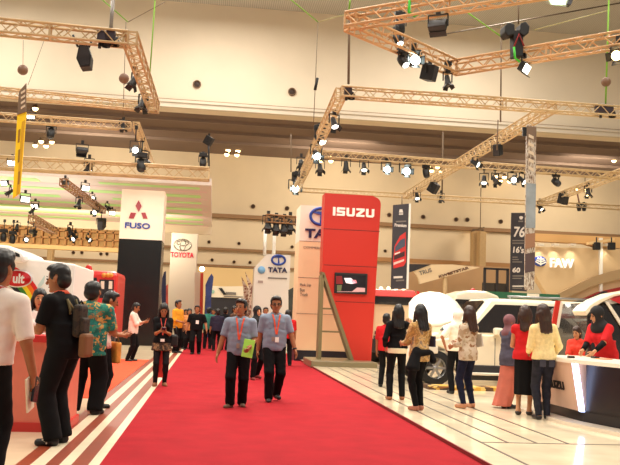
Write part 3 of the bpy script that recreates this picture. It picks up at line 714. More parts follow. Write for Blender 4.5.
poly_px('lower_print', [(525, 254), (534.9, 252), (534.5, 271), (524.8, 273)], Yv_, .012, mat('print_dkbrown', (84, 66, 66), .5), t)
for y in (128,): 
    MB().box(at(523, y, Yv_).x, at(526.6, y, Yv_).x, Yv_, Yv_ + .06, at(525, 136, Yv_).z, at(525, 127, Yv_).z).build('clip', BLACK, t)

# ---- yellow banner
Yy = 19.0
t = banner('hanging_banner', [(17.2, 115), (26.3, 112), (20, 193), (12.6, 198.5)], Yy, mat('banner_yellow', (244, 208, 20), .5), 'narrow slanting yellow banner with dark head hung near the gold truss')
poly_px('ochre_print', [(22, 122), (25.2, 120), (19.4, 193.6), (16.4, 195.6)], Yy, .012, mat('banner_ochre', (206, 160, 20), .5), t)  # darker ochre strip along one edge of the banner
poly_px('head_panel', [(19.4, 92), (26.6, 83.5), (26.2, 112), (17.4, 115)], Yy, .04, mat('banner_head', (116, 96, 76), .5), t)
for y in (90, 95, 100, 105): poly_px('lettering_print', [(21, y + 2.2), (25.2, y - .6), (25.2, y + 1.6), (21, y + 4.2)], Yy - .04, .012, mat('print_cream', (214, 196, 170), .5), t)
for y in (130, 150, 172): poly_px('lettering_print', [(18.5, y), (20.5, y - 1), (19.6, y + 12), (17.8, y + 13)], Yy, .014, mat('banner_brown_print', (150, 112, 24), .5), t)

# ---- green striped canopy
zc = 6.6
can_y0, can_y1 = hz(60, 177, zc).y, hz(60, 219.5, zc).y
cx1 = hz(211.5, 200, zc).x
t = empty('booth_canopy', ((-24 + cx1) / 2, (can_y0 + can_y1) / 2, zc), 'wide pale booth canopy with green glowing stripes beneath', 'canopy')
MB().box(-26, cx1, can_y0, can_y1, zc, zc + .3).build('canopy_panel', mat('canopy_fabric', (226, 214, 204), .7), t)
GRN = mat('green_glow', (186, 232, 150), .5, emit=.1, ecol=(150, 240, 110))
PNK = mat('pale_slat', (232, 208, 206), .7)
ny = 7
for i in range(ny):
    y = can_y0 + (can_y1 - can_y0) * (i + .3) / ny
    for j, (u0, u1) in enumerate(((-24, -15.5), (-14 + (i % 3), -7.5 + (i % 2)), (-5 - (i % 2), cx1 - .5))):
        MB().box(u0, u1, y, y + .5 + .25 * ((i + j) % 2), zc - .02, zc - .002).build('glow_strip', GRN, t)
    MB().box(-24, cx1 - .2, y + 1.1, y + 1.5, zc - .012, zc - .002).build('slat', PNK, t)
MB().box(-26, cx1, can_y1 - .2, can_y1, zc - .5, zc).build('valance', CREAM, t)

# ---- lattice gallery
Yl = 51.0
zA, zB = at(60, 222.5, Yl).z, at(60, 245.5, Yl).z
xA, xB = -28, at(121, 235, Yl).x
t = empty('lattice_gallery', ((xA + xB) / 2, Yl, zB), 'three-tier tan lattice of square cells under the green canopy', 'lattice screen')
MB().box(xA, xB, Yl + .5, Yl + .6, zB, zA).build('back_panel', mat('lattice_back', (250, 206, 136), .6), t)
lt = MB(); n = 46
for i in range(4): z_ = zB + (zA - zB) * i / 3; lt.box(xA, xB, Yl, Yl + .5, z_ - .05, z_ + .05)
for i in range(n + 1): x_ = xA + (xB - xA) * i / n; lt.box(x_ - .05, x_ + .05, Yl, Yl + .48, zB, zA)
lt.build('lattice', mat('lattice_tan', (176, 126, 72), .6), t)
MB().box(xA, xB, Yl - .1, Yl + .6, zB - .25, zB).build('edge_beam', mat('edge_beam', (222, 184, 128), .6), t)
for x_ in (-26, -18.6): MB().box(x_, x_ + .3, Yl + .6, Yl + 1, 0, zA).build('support_post', COLM, t)

# ---- white logo wall at the right
Yw = 36.0
t = empty('booth_wall', at(575, 300, Yw), 'cream booth wall with slanted edge, blue badge and white lettering', 'booth wall')
bot = at(560, 303, Yw).z
MB().prism([at(x, y, Yw) for x, y in ((527, 246.5), (660, 250), (660, 303), (549, 297.5), (528.5, 264))], (0, .5, 0)).build('wall_panel', mat('booth_cream', (212, 182, 138), .6), t)
MB().prism([at(x, y, Yw) for x, y in ((524, 232.8), (660, 239), (660, 250), (600, 247.4), (586, 243.5), (524, 240.5))], (0, .5, 0)).build('header_panel', mat('booth_header', (216, 170, 110), .7), t)
# arch bands
arc = [(552 + 0, 297), (570, 288), (590, 278), (610, 271.5), (640, 266)]
band = [(x, y) for x, y in arc] + [(x + 2, y + 6.5 + i * .9) for i, (x, y) in reversed(list(enumerate(arc)))]
MB().prism([at(x, y, Yw - .2) for x, y in band], (0, .2, 0)).build('arch_band', mat('arch_taupe', (166, 138, 100), .6), t)
MB().prism([at(x, y, Yw - .3) for x, y in ((575, 303), (600, 292), (640, 283), (640, 306))], (0, .3, 0)).build('red_field', mat('field_red', (150, 30, 28), .6), t)
MB().prism([at(x, y, Yw - .4) for x, y in ((568, 303), (590, 298), (604, 291), (608, 291.5), (600, 299), (584, 305))], (0, .2, 0)).build('dark_wedge', DARK, t)
c = at(539.6, 261.4, Yw)
MB().lathe([(.001, -.12), (.3, -.11), (.34, -.05), (.34, 0)], (0, 0, 0), (0, 1, 0), 24).build('round_badge', mat('badge_blue', (44, 70, 160), .35), t, local=True)
bd = bpy.data.objects[[o.name for o in t.children if o.name.startswith('round_badge')][0]]
bd.location = c - ORG[t.name]; bd.scale = (.95, 1, .72)
wg = MB()
for s in (-1, 1):
    for i in range(3):
        wg.prism([c + Vector((s * .03, -.13, -.17 + i * .12)), c + Vector((s * (.27 - .04 * i), -.13, -.05 + i * .07)), c + Vector((s * (.25 - .04 * i), -.13, .0 + i * .07)), c + Vector((s * .03, -.13, -.1 + i * .12))], (0, -.015, 0))
wg.box(c.x - .03, c.x + .03, c.y - .145, c.y - .13, c.z - .2, c.z + .2)
wg.build('wing_mark', WHITE, t)
text_px('FAW', 549.6, 258.6, 573, 267.8, Yw, mat('letter_glow', (255, 255, 255), .4, emit=.35), t, bold=.012, th=.14)  # weak glow put into the letters so they stand out from the wall
MB().prism([at(x, y, Yw - .02) for x, y in ((598.6, 238), (601.6, 238), (601.4, 297), (598.8, 297))], (0, -.12, 0)).build('white_post', WHITE, t)
MB().prism([at(x, y, Yw - .2) for x, y in ((586, 242.5), (612, 238.5), (612, 241), (586, 245))], (0, -.25, 0)).build('canopy_edge', mat('booth_header2', (230, 196, 140), .6), t)
xx0, xx1 = at(549, 297.5, Yw).x, at(660, 300, Yw).x
MB().box(xx0, xx1, Yw + .05, Yw + .45, 0, at(555, 296.5, Yw).z).build('wall_foot', mat('booth_cream_foot', (214, 186, 140), .6), t)
for x in (597, 612):
    p = at(x, 244.5, Yw - .5)
    o = empty('wall_speaker', p, 'small black speaker under the white logo wall canopy, ' + ('beside the white post' if x == 597 else 'outermost'), 'loudspeaker')
    MB().box(p.x - .14, p.x + .14, p.y - .1, p.y + .2, p.z - .25, p.z + .1).build('speaker_cabinet', BLACK, o, .03)
    MB().tube((p.x, p.y + .05, p.z + .1), (p.x, p.y + .05, p.z + .35), .03, 6).build('bracket', BLACK, o)

# wash lamps hidden under the header of that wall
for i, x in enumerate((541, 556, 573, 607)):
    p = at(x, 246.2, Yw - .3)
    o = empty('wall_washer', p, f'small wall washer lamp over the white lettering, {ORD[i]} from the silver banner', 'wall lamp', 'wall washers')
    MB().box(p.x - .12, p.x + .12, p.y - .08, p.y + .28, p.z + .02, p.z + .12).build('lamp_housing', OFFW, o)
    ld = bpy.data.lights.new('wash', 'SPOT'); ld.energy = 40; ld.color = (1, .95, .82); ld.spot_size = R(95); ld.spot_blend = .9; ld.shadow_soft_size = .05
    lo = bpy.data.objects.new('wash_light', ld); COL.objects.link(lo); lo.location = p + Vector((0, 0, 0))
    lo.rotation_euler = (R(14), 0, 0)

# ---- sail shaped sign and recess at the centre right
Ys = 48.0
t = empty('sail_sign', at(440, 290, Ys), 'pale pointed sail sign with brown lettering in front of tan columns', 'sign')
MB().prism([at(x, y, Ys) for x, y in ((414, 271), (431, 264.6), (452, 264.4), (480, 267.4), (420, 284), (418.5, 278))], (0, .25, 0)).build('sail_panel', mat('sail_cream', (232, 206, 166), .6), t)
MB().tube(at(445, 277, Ys + .15), at(445, 320, Ys + .15), .15, 8).build('post', COLM, t)
MB().prism([at(x, y, Ys - .05) for x, y in ((409, 264), (431, 264.5), (414, 271), (409, 272.5))], (0, .2, 0)).build('dark_gable', DARK, t)
A, B_ = at(439.2, 278.2, Ys), at(469, 268.8, Ys)
u = (B_ - A); L = u.length; u.normalize(); w = u.cross(Vector((0, 1, 0))) * -1
w = Vector((0, -1, 0)).cross(u)
text_on('KWESTSTAR', A - Yv * .005, u, w, -Yv, L, .13 * 1.3, mat('text_brown', (96, 56, 40), .6), t, bold=.03, th=.03)
A, B_ = at(420, 275.5, Ys), at(432, 271.8, Ys); u = (B_ - A); L = u.length; u.normalize(); w = Vector((0, -1, 0)).cross(u)
text_on('TRUS', A - Yv * .005, u, w, -Yv, L, .26, GREYT, t, bold=.02, th=.02)
# tan partition wall under the sail and dark booth frame
Yp = 47
o = MB().box(at(408, 280, Yp + 3).x, at(512, 280, Yp + 3).x, Yp + 3, Yp + 3.3, 0, at(460, 265, Yp + 3).z).build('partition_panel', mat('partition_tan', (172, 136, 96), .7, noise=.06, nscale=.5))
tag(o, 'tan partition panel behind the pointed sail sign', 'partition')
t = empty('booth_gantry', at(497, 292, 40), 'dark square booth frame beside the numeral banner', 'booth frame')
for x in (485, 497.5, 508):
    a0 = at(x, 280, 40).x; MB().box(a0 - .06, a0 + .06, 40, 40.12, 0, at(497, 268.5, 40).z).build('post', DARK, t)
MB().box(at(484, 280, 40).x, at(509, 280, 40).x, 40, 40.12, at(497, 270, 40).z, at(497, 268, 40).z).build('top_beam', DARK, t)
MB().box(at(484, 280, 40).x, at(509, 280, 40).x, 40.2, 40.3, 0, at(497, 283, 40).z).build('back_panel', mat('frame_panel', (60, 52, 44), .6), t)

# ---- far centre: recess back, V sign booth and banners
Yc = 58.0
t = empty('far_booth', at(245, 345, Yc), 'far dark booth with white header sign and slanted black tick mark', 'booth')
x0, x1 = at(205, 300, Yc).x, at(262, 300, Yc).x
MB().box(x0, x1, Yc, Yc + 3, 0, at(232, 297, Yc).z).build('dark_front', mat('booth_navy', (34, 30, 36), .5), t)
MB().prism([at(x, y, Yc - .1) for x, y in ((209, 285.5), (221, 286.5), (258, 286), (258, 299), (209, 297))], (0, .5, 0)).build('header_panel', mat('header_cream', (236, 222, 196), .6), t)
poly_px('tick_mark', [(218.5, 288), (222, 288), (226.5, 294.6), (223.5, 294.8)], Yc - .12, .05, BLACK, t)
poly_px('text_line', [(225.5, 291.8), (236, 292.4), (236, 294.8), (226.5, 294.6)], Yc - .12, .04, GREYT, t)
poly_px('text_line', [(224, 295.8), (243, 296.6), (243, 297.4), (224, 296.8)], Yc - .12, .04, GREYT, t)
poly_px('round_mark', [(211, 291), (213, 289.6), (214.6, 291), (214, 293.4), (211.6, 293.6)], Yc - .12, .04, mat('mint', (150, 190, 170), .6), t)
o = box_px('backdrop_panel', 196, 268, 258, 345, 66, .2, mat('recess_cream', (230, 196, 138), .7)); tag(o, 'warm lit cream panel at the far end of the aisle', 'panel')
def flat(name, pts, Y, m, label, cat, th=.08):
    P = [at(x, y, Y) for x, y in pts]
    for q in P:
        if q.z < .6: q.z = 0
    o = MB().prism(P, (0, th, 0)).build(name, m); return tag(o, label, cat)
flat('banner', [(194.5, 272), (200, 272), (199.5, 345), (194, 345)], 44, mat('strip_white', (232, 214, 200), .6), 'white upright strip between grey pylon and red strip', 'banner')
flat('banner', [(200.4, 273), (203.4, 273), (202, 345), (198.6, 345)], 43.6, mat('strip_red', (206, 60, 44), .6), 'thin red upright strip beside the grey ring emblem pylon', 'banner')
flat('banner', [(208.5, 278), (211.5, 273.5), (213.6, 277), (211, 300), (211, 345), (205, 345), (205.4, 285)], 43, mat('strip_blue', (58, 72, 128), .6, noise=.3, nscale=1.5), 'blue patterned feather flag beside the red strip', 'flag')
flat('banner', [(241.2, 276), (248.6, 289), (248.2, 345), (244, 345), (243.5, 290)], 50, pattern_mat('flag_brown', [(130, 84, 60), (196, 170, 150), (150, 100, 74)], 6, .6, 'noise'), 'brown pointed feather flag standing before the far booth', 'flag')
flat('banner', [(245, 271.5), (253.4, 287), (253.4, 345), (249, 345), (249, 289)], 49.5, pattern_mat('flag_brown2', [(120, 70, 56), (206, 180, 160), (140, 92, 74)], 5, .6, 'noise'), 'second brown feather flag against the sloping shoulder of white pylon', 'flag')
flat('banner', [(161.5, 281), (164, 272), (166, 271), (165.2, 345), (160.8, 345)], 40, mat('flag_navy', (40, 44, 84), .6), 'slim navy feather flag beside the black shaft', 'flag')
flat('banner', [(163.6, 288), (168, 284), (168, 345), (163.6, 345)], 41, mat('strip_redw', (206, 88, 74), .6, noise=.3, nscale=1.2), 'red and white strip just past the navy flag', 'banner')
flat('banner', [(288.5, 290), (296, 286), (296, 345), (289, 345)], 33, mat('dark_greenish', (48, 52, 46), .6, noise=.3, nscale=2), 'dark green upright panel beside the broad cream pylon', 'banner')
# lit ceiling spot in the recess
o = MB().ball(at(202, 269, 64), .2, 10, 6).build('ceiling_lamp', LENS_ON); tag(o, 'small white lamp over the far recess', 'ceiling light')

# ================================================================== furniture and vehicles
# salmon counter at left
Yq = 9.3
xa, xb = at(-40, 380, Yq).x, at(70, 380, Yq).x
t = empty('reception_counter', ((xa + xb) / 2, Yq + .35, 0), 'salmon pink counter with red rim behind the white polo shirt', 'counter')
zt = 1.06
MB().box(xa + .03, xb - .03, Yq, Yq + .8, .1, zt - .08).build('front_panel', mat('counter_salmon', (226, 122, 100), .5, noise=.02), t)
MB().box(xa, xb, Yq - .04, Yq + .84, zt - .08, zt).build('counter_top', mat('counter_red', (206, 34, 36), .4), t, .012)
MB().box(xa, xb, Yq - .02, Yq + .82, 0, .1).build('kick_board', mat('counter_red2', (200, 46, 40), .45), t)
# white papers on it
for i, (x, y, r_, lb) in enumerate(((30, Yq + .15, .3, 'white leaflet lying on the red counter rim'), (38, Yq + .3, -.2, 'folded white leaflet beside the woman at red counter'))):
    q = at(x, 330, y); u = Vector((math.cos(r_), math.sin(r_), 0)); v = Vector((-math.sin(r_), math.cos(r_), 0))
    tag(MB().obox((q.x, y, zt + .006), u * .1, v * .07, Z * .005).build('leaflet', WHITE), lb, 'leaflet')

# delivery truck with rainbow side
Yu = 12.6
t = empty('delivery_truck', (at(20, 330, Yu).x, Yu + 1, 0), 'white delivery truck with rainbow stripes and red oval badge', 'truck')
xa, xb = at(-60, 290, Yu).x, at(73.5, 290, Yu).x
TW = mat('truck_white', (244, 240, 236), .35, coat=.3)
zl, zr = at(16, 256.5, Yu).z, at(73, 264, Yu).z
MB().prism([(xa, Yu, .75), (xb, Yu, .75), (xb, Yu, zr), (at(16, 260, Yu).x, Yu, zl), (xa, Yu, zl)], (0, 2.0, 0)).build('cargo_box', TW, t, .03)
MB().box(xa, xb, Yu + .2, Yu + 1.8, .5, .75).build('chassis', BLACK, t)
for xx in (xb - .7, xa + .8):
    for yy in (Yu + .05, Yu + 1.7):
        w_ = MB().lathe([(.2, 0), (.36, 0), (.4, .03), (.4, .22), (.36, .25), (.2, .25)], (xx, yy, .4), (0, 1, 0), 20).build('wheel', mat('tyre', (22, 21, 22), .8), t)
        MB().lathe([(.001, .02), (.2, .0), (.22, .05), (.22, .2), (.001, .24)], (xx, yy, .4), (0, 1, 0), 16).build('rim', mat('rim_grey', (150, 150, 150), .3, metal=.6), w_)
cols = ((214, 30, 30), (240, 120, 20), (244, 214, 30), (60, 140, 50), (36, 34, 40))
def arcpt(q, r_): return (-14 + r_ * math.sin(q), 312 - r_ * .9 * math.cos(q))
for i, c_ in enumerate(cols):
    r0, r1 = 58 - i * 4.2, 58 - (i + 1) * 4.2
    pts = [arcpt(R(a), r0) for a in range(10, 80, 6)] + [arcpt(R(a), r1) for a in range(76, 9, -6)]
    MB().prism([at(x, y, Yu) for x, y in pts], (0, -.006, 0)).build('rainbow_band', mat(f'rainbow_{i}', c_, .4), t)
c = at(17.5, 278.6, Yu)
MB().lathe([(.001, -.022), (1, -.022), (1, 0)], (0, 0, 0), (0, 1, 0), 28).build('oval_badge', mat('badge_white', (250, 246, 244), .4), t, local=True)
MB().lathe([(.001, -.03), (1, -.03), (1, 0)], (0, 0, 0), (0, 1, 0), 28).build('oval_face', mat('badge_red', (214, 24, 36), .4), t, local=True)
for o in t.children:
    if o.name.startswith('oval_'):
        o.location = c - ORG[t.name]; o.scale = (.225, 1, .135) if 'badge' in o.name else (.205, 1, .118)
text_px('ult', 13, 273.4, 24.5, 283.4, Yu - .032, mat('badge_white', (250, 246, 244), .4), t, bold=.03, th=.006)
MB().prism([at(x, y, Yu) for x, y in ((38, 285), (45, 275), (44, 283), (39, 289))], (0, -.006, 0)).build('pale_print', mat('print_pale', (200, 220, 220), .5), t)
# white dome shaped roof deflector with black slots, seen above the box
MB().prism([at(x, y, Yu - .3) for x, y in ((-10, 243.5), (8, 245.5), (20, 251), (24.5, 256.5), (22, 262), (-10, 262))], (0, 1.6, 0)).build('roof_deflector', TW, t, .06)
MB().prism([at(x, y, Yu - .3) for x, y in ((-6, 248.5), (7, 250), (13, 255), (4, 256.5), (-6, 256))], (0, -.01, 0)).build('deflector_slot', BLACK, t)
MB().prism([at(x, y, Yu - .3) for x, y in ((15, 252), (19.5, 254), (20, 257), (16, 256.5))], (0, -.01, 0)).build('deflector_slot', BLACK, t)

# red bus like truck behind
Yr = 24.0
t = empty('red_truck', (at(95, 340, Yr).x, Yr + 1, 0), 'red truck cab with dark windscreen behind the green floral shirt', 'truck')
RT = mat('truck_red', (206, 46, 40), .4, coat=.3)
x0, x1, _, zt_ = rect(73.5, 270.5, 116.5, 320, Yr)
MB().box(x0, x1, Yr, Yr + 2.2, .45, zt_).build('cab_body', RT, t, .12)
MB().prism([at(x, y, Yr) for x, y in ((77, 277), (97, 277.8), (97, 300), (76.5, 300))], (0, -.02, 0)).build('windscreen', mat('glass_dark', (38, 36, 40), .12, coat=.5), t)
MB().prism([at(x, y, Yr) for x, y in ((99.5, 279.5), (114, 280), (113.6, 298), (99.5, 298))], (0, -.02, 0)).build('windscreen', mat('glass_dark', (38, 36, 40), .12, coat=.5), t)
for x in (84, 101, 109): poly_px('white_notice', [(x, 281), (x + 3.4, 281.2), (x + 3.2, 289), (x - .4, 289)], Yr - .02, .01, OFFW, t)
MB().prism([at(x, y, Yr) for x, y in ((85.5, 272), (85, 267.5), (87, 264.5), (90, 265), (91, 268), (91, 272))], (0, .3, 0)).build('roof_lamp', RT, t, .03)
for x in (104, 108, 111): MB().ball(at(x, 275.2, Yr - .02), .07, 8, 6).build('marker_lamp', mat('amber', (220, 150, 60), .4), t)
MB().box(x0 - .03, x1 + .03, Yr - .1, Yr + .2, .4, .85).build('bumper', DARK, t)
for xx in (x0 + .5, x1 - .5): MB().lathe([(.15, 0), (.42, 0), (.45, .04), (.45, .26), (.15, .3)], (xx - .14, Yr + 1.0, .45), (1, 0, 0), 18).build('wheel', mat('tyre', (22, 21, 22), .8), t)
# white board and dark gap between box truck and red truck
flat('display_board', [(72, 290), (83, 289), (83, 345), (72, 345)], 20, OFFW, 'white display board between delivery truck and red truck', 'board')

# ---- white sport utility with raised bonnet
GL = mat('car_glass', (30, 24, 22), .08, coat=.6)
CW = mat('car_white', (244, 232, 206), .28, coat=.5)
TYRE = mat('tyre', (22, 21, 22), .8); RIM = mat('rim_grey', (150, 150, 150), .3, metal=.6)
def arch(cx, r, z0, n=9): return [(cx + r * math.cos(PI - PI * i / n), z0 + r * math.sin(PI * i / n)) for i in range(n + 1)]
def wheel(t, x, y, z_, r, w_, side=-1):
    w = MB().lathe([(r * .6, 0), (r * .92, 0), (r, .03), (r, w_ - .03), (r * .92, w_), (r * .6, w_)], (x, y, z_), (0, 1, 0), 24).build('wheel', TYRE, t)
    rm = MB()
    rm.lathe([(r * .62, .01), (r * .58, .02), (r * .55, .1)], (x, y, z_), (0, 1, 0), 24)
    for i in range(6):
        a = 2 * PI * i / 6; d = Vector((math.cos(a), 0, math.sin(a)))
        rm.obox(Vector((x, y + .03, z_)) + d * r * .32, d * r * .28, (0, .012, 0), d.cross(Vector((0, 1, 0))) * r * .07)
    rm.lathe([(.001, .01), (r * .14, .015), (r * .14, .06)], (x, y, z_), (0, 1, 0), 12)
    rm.build('rim', RIM, w)
Yc0 = 16.2
x0 = at(424, 360, Yc0).x; Lc = 4.6
z0c = PZ
t = empty('sport_utility_car', (x0 + 2.3, Yc0 + .9, z0c), 'white car seen from its side with bonnet raised', 'car')
fx = at(436, 370, Yc0).x - x0
prof = [(0, .35), (fx - .43, .32)] + [(q, max(.32, z_)) for q, z_ in arch(fx, .42, .38)] + [(fx + .43, .3), (3.35, .3)] + arch(3.75, .42, .38) + [(4.5, .38), (4.6, .6), (4.55, 1.08), (1.0, 1.08), (.65, 1.0), (.1, .93), (0, .8)]
MB().prism([(x0 + a, Yc0, z0c + b) for a, b in prof], (0, 1.8, 0)).build('body', CW, t, .035)
zr_ = at(520, 299.5, Yc0 + .25).z
ins = .22
cb = [(.75, 1.07), (1.45, zr_), (4.3, zr_), (4.58, 1.07)]
P = [Vector((x0 + a, Yc0 + (.02 if b < 1.5 else ins), b)) for a, b in cb] + [Vector((x0 + a, Yc0 + 1.8 - (.02 if b < 1.5 else ins), b)) for a, b in cb]
MB().add(P, [(0, 1, 2, 3), (7, 6, 5, 4), (0, 4, 5, 1), (1, 5, 6, 2), (2, 6, 7, 3), (3, 7, 4, 0)]).build('cabin', CW, t, .07)
def onside(a, b, off=.012):
    f = (b - 1.07) / (zr_ - 1.07); return Vector((x0 + a, Yc0 + .02 + (ins - .02) * f - off, b))
for pts in ([(.98, 1.17), (1.56, zr_ - .13), (2.64, zr_ - .12), (2.64, 1.17)], [(2.7, 1.17), (2.7, zr_ - .12), (3.38, zr_ - .12), (3.44, 1.17)], [(3.52, 1.17), (3.46, zr_ - .12), (4.05, zr_ - .13), (4.28, 1.18)]):
    MB().prism([onside(a, b) for a, b in pts], (0, .01, 0)).build('window', GL, t)
MB().prism([Vector((x0 + .8 + .02, Yc0 + .18, 1.14)), Vector((x0 + 1.38, Yc0 + .34, zr_ - .08)), Vector((x0 + 1.38, Yc0 + 1.46, zr_ - .08)), Vector((x0 + .82, Yc0 + 1.62, 1.14))], (-.03, 0, .03)).build('windscreen', GL, t)
wheel(t, x0 + fx, Yc0 + .02, z0c + .36, .36, .22); wheel(t, x0 + 3.75, Yc0 + .02, z0c + .36, .36, .22)
wheel(t, x0 + fx, Yc0 + 1.56, z0c + .36, .36, .22); wheel(t, x0 + 3.75, Yc0 + 1.56, z0c + .36, .36, .22)
for a in (1.5, 2.68, 3.5): MB().box(x0 + a, x0 + a + .012, Yc0 - .004, Yc0 + .01, z0c + .4, 1.06).build('door_gap', DARK, t)
for a in (2.45, 3.3): MB().box(x0 + a, x0 + a + .2, Yc0 - .03, Yc0 + .005, .93, .97).build('door_handle', RIM, t, .01)
MB().box(x0 + fx + .5, x0 + 3.25, Yc0 - .02, Yc0 + .2, z0c + .14, z0c + .45).build('side_sill', DARK, t, .02)
MB().box(x0 + fx + .55, x0 + 3.2, Yc0 - .16, Yc0 - .02, z0c + .25, z0c + .3).build('side_step', OFFW, t, .01)
MB().box(x0 + 1.45, x0 + 1.62, Yc0 - .2, Yc0 + .02, 1.12, 1.28).build('door_mirror', CW, t, .04)
MB().box(x0 - .03, x0 + .25, Yc0 + .05, Yc0 + 1.75, z0c + .3, z0c + .55).build('bumper', DARK, t, .05)
MB().box(x0 - .01, x0 + .3, Yc0 - .008, Yc0 + .3, z0c + .65, z0c + .82).build('headlamp', mat('lamp_glass', (220, 214, 200), .1), t, .03)
MB().tube((x0 + 1.9, Yc0 + .35, zr_ + .06), (x0 + 4.1, Yc0 + .35, zr_ + .06), .022, 8).build('roof_rail', RIM, t)
for xx in (1.95, 4.05): MB().tube((x0 + xx, Yc0 + .35, zr_ - .02), (x0 + xx, Yc0 + .35, zr_ + .06), .02, 6).build('rail_foot', RIM, t)
o = MB().box(at(426, 385, 15.5).x, at(545, 385, 15.5).x, 15.3, 15.75, PZ, PZ + .07).build('stone_border', pattern_mat('border_stones', [(206, 158, 62), (90, 60, 36), (226, 190, 110), (140, 92, 48), (60, 44, 34)], 7, .7)); tag(o, 'low border of gold and brown stones along the raised bonnet car', 'border')
# raised bonnet, a curved sheet with rounded edge
def sheet(fn, n, m_, th_dir, th):
    v = [fn(i / n, j / m_) for j in range(m_ + 1) for i in range(n + 1)]
    k_ = len(v); v += [p + th_dir * th for p in v]; f = []
    for j in range(m_):
        for i in range(n):
            a = j * (n + 1) + i; b = a + n + 1
            f += [(a, a + 1, b + 1, b), (a + k_, b + k_, b + 1 + k_, a + 1 + k_)]
    rim = [i for i in range(n + 1)] + [j * (n + 1) + n for j in range(1, m_ + 1)] + [m_ * (n + 1) + i for i in range(n - 1, -1, -1)] + [j * (n + 1) for j in range(m_ - 1, 0, -1)]
    for i in range(len(rim)): a, b = rim[i], rim[(i + 1) % len(rim)]; f.append((a, b, b + k_, a + k_))
    mb = MB(); mb.add(v, f, True); return mb
topc = [(409, 303), (414, 297), (421, 293), (430, 291.4), (440, 292.4), (449, 296), (457, 302), (463, 310), (467.5, 319)]
botc = [(409, 318), (416, 322), (424, 325.5), (432, 327.2), (440, 327), (447, 324.4), (454, 321), (461, 320.2), (467.5, 321)]
def bon(u, v):
    f = u * 8; i = min(7, int(f)); q = f - i
    a = Vector((topc[i][0] * (1 - q) + topc[i + 1][0] * q, topc[i][1] * (1 - q) + topc[i + 1][1] * q))
    b = Vector((botc[i][0] * (1 - q) + botc[i + 1][0] * q, botc[i][1] * (1 - q) + botc[i + 1][1] * q))
    c_ = a.lerp(b, v)
    return at(c_.x, c_.y, Yc0 + .55 - .5 * v - .09 * math.sin(PI * v) * math.sin(PI * u) + .12 * (2 * u - 1) ** 2)
sheet(bon, 24, 10, Vector((0, 1, 0)), .04).build('bonnet', mat('bonnet_white', (255, 248, 226), .3, coat=.4), t)
MB().tube((x0 + .9, Yc0 + .4, 1.0), at(452, 318, Yc0 + .5), .015, 6).build('bonnet_stay', DARK, t)
MB().box(x0 + .25, x0 + 1.0, Yc0 + .3, Yc0 + 1.5, .9, 1.0).build('engine', DARK, t, .04)

# ---- truck cab with red visor behind black shirted woman
Yd = 23.3
t = empty('truck_cab', (at(394, 360, Yd).x, Yd + 1, PZ), 'cream white truck cab with red visor right beside the red pylon', 'truck')
x0t, x1t = at(373, 330, Yd).x, at(418, 330, Yd).x
zd = lambda y: at(395, y, Yd).z
MB().box(x0t, x1t, Yd, Yd + 1.9, .55, zd(297)).build('cab_body', mat('cab_cream', (236, 214, 176), .35, coat=.3), t, .06)
MB().prism([(x0t, Yd, zd(297)), (x1t, Yd, zd(297)), (x1t - .1, Yd + .15, zd(289.5)), (x0t, Yd + .15, zd(289.5))], (0, 1.7, 0)).build('roof_cap', RT, t, .03)
MB().box(x0t + .02, x1t - .06, Yd - .05, Yd + .02, zd(305), zd(297)).build('windscreen', GL, t)
MB().prism([(x1t - .1, Yd - .06, zd(290)), (x1t - .02, Yd - .06, zd(290)), (x1t + .28, Yd - .06, zd(304)), (x1t + .18, Yd - .06, zd(304))], (0, .1, 0)).build('visor_strut', RT, t)
MB().box(x0t - .02, x1t + .02, Yd - .12, Yd + .3, .38, .78).build('bumper', DARK, t, .04)
MB().box(x0t + .05, x1t - .05, Yd - .02, Yd, .9, 1.0).build('grille_slot', DARK, t)
text_px('ISUZU', 373.5, 335.6, 382, 338.6, Yd, DARK, t, bold=.03, th=.02)
for i in range(4): MB().ball(at(381 + i * 7.5, 288.6, Yd + .25), .06, 8, 6).build('marker_lamp', mat('marker_lit', (255, 240, 200), .3, emit=3), t)
for xx in (x0t + .1, x1t - .42): MB().lathe([(.15, 0), (.42, 0), (.45, .04), (.45, .28), (.15, .3)], (xx, Yd + .8, .45 + PZ), (1, 0, 0), 20).build('wheel', TYRE, t)

# ---- another white car behind with rounded roof
Ye = 21.5
t = empty('white_hatchback', (at(480, 350, Ye).x, Ye + .9, PZ), 'white car whose rounded roof shows above the raised bonnet car', 'car')
xa, xb = at(449, 320, Ye).x, at(507, 320, Ye).x
ze = lambda y: at(478, y, Ye).z
MB().box(xa - .5, xb + .6, Ye, Ye + 1.7, .35, 1.05).build('body', CW, t, .12)
P = []
zt_ = ze(290.4)
for yy, s in ((Ye + .1, 0), (Ye + 1.6, 0)):
    P += [Vector((xa - .1, yy, 1.0)), Vector((xa + .28, yy + (.15 if yy < Ye + 1 else -.15), zt_ - .1)), Vector((xa + .6, yy + (.18 if yy < Ye + 1 else -.18), zt_)), Vector((xb - .5, yy + (.18 if yy < Ye + 1 else -.18), zt_)), Vector((xb - .15, yy + (.15 if yy < Ye + 1 else -.15), zt_ - .12)), Vector((xb + .2, yy, 1.0))]
MB().add(P, [(0, 1, 2, 3, 4, 5), (11, 10, 9, 8, 7, 6)] + [(i, i + 6, (i + 1) % 6 + 6, (i + 1) % 6) for i in range(6)]).build('cabin', CW, t, .06)
MB().prism([at(x, y, Ye + .04) for x, y in ((456, 299), (501, 301), (505, 314), (450, 312))], (0, .02, 0)).build('window', GL, t)
for xx in (xa, xb): wheel(t, xx, Ye + .02, PZ + .32, .32, .2)
MB().ball(at(473, 291, Ye + .6), .08, 8, 6).build('roof_lamp', RT, t)

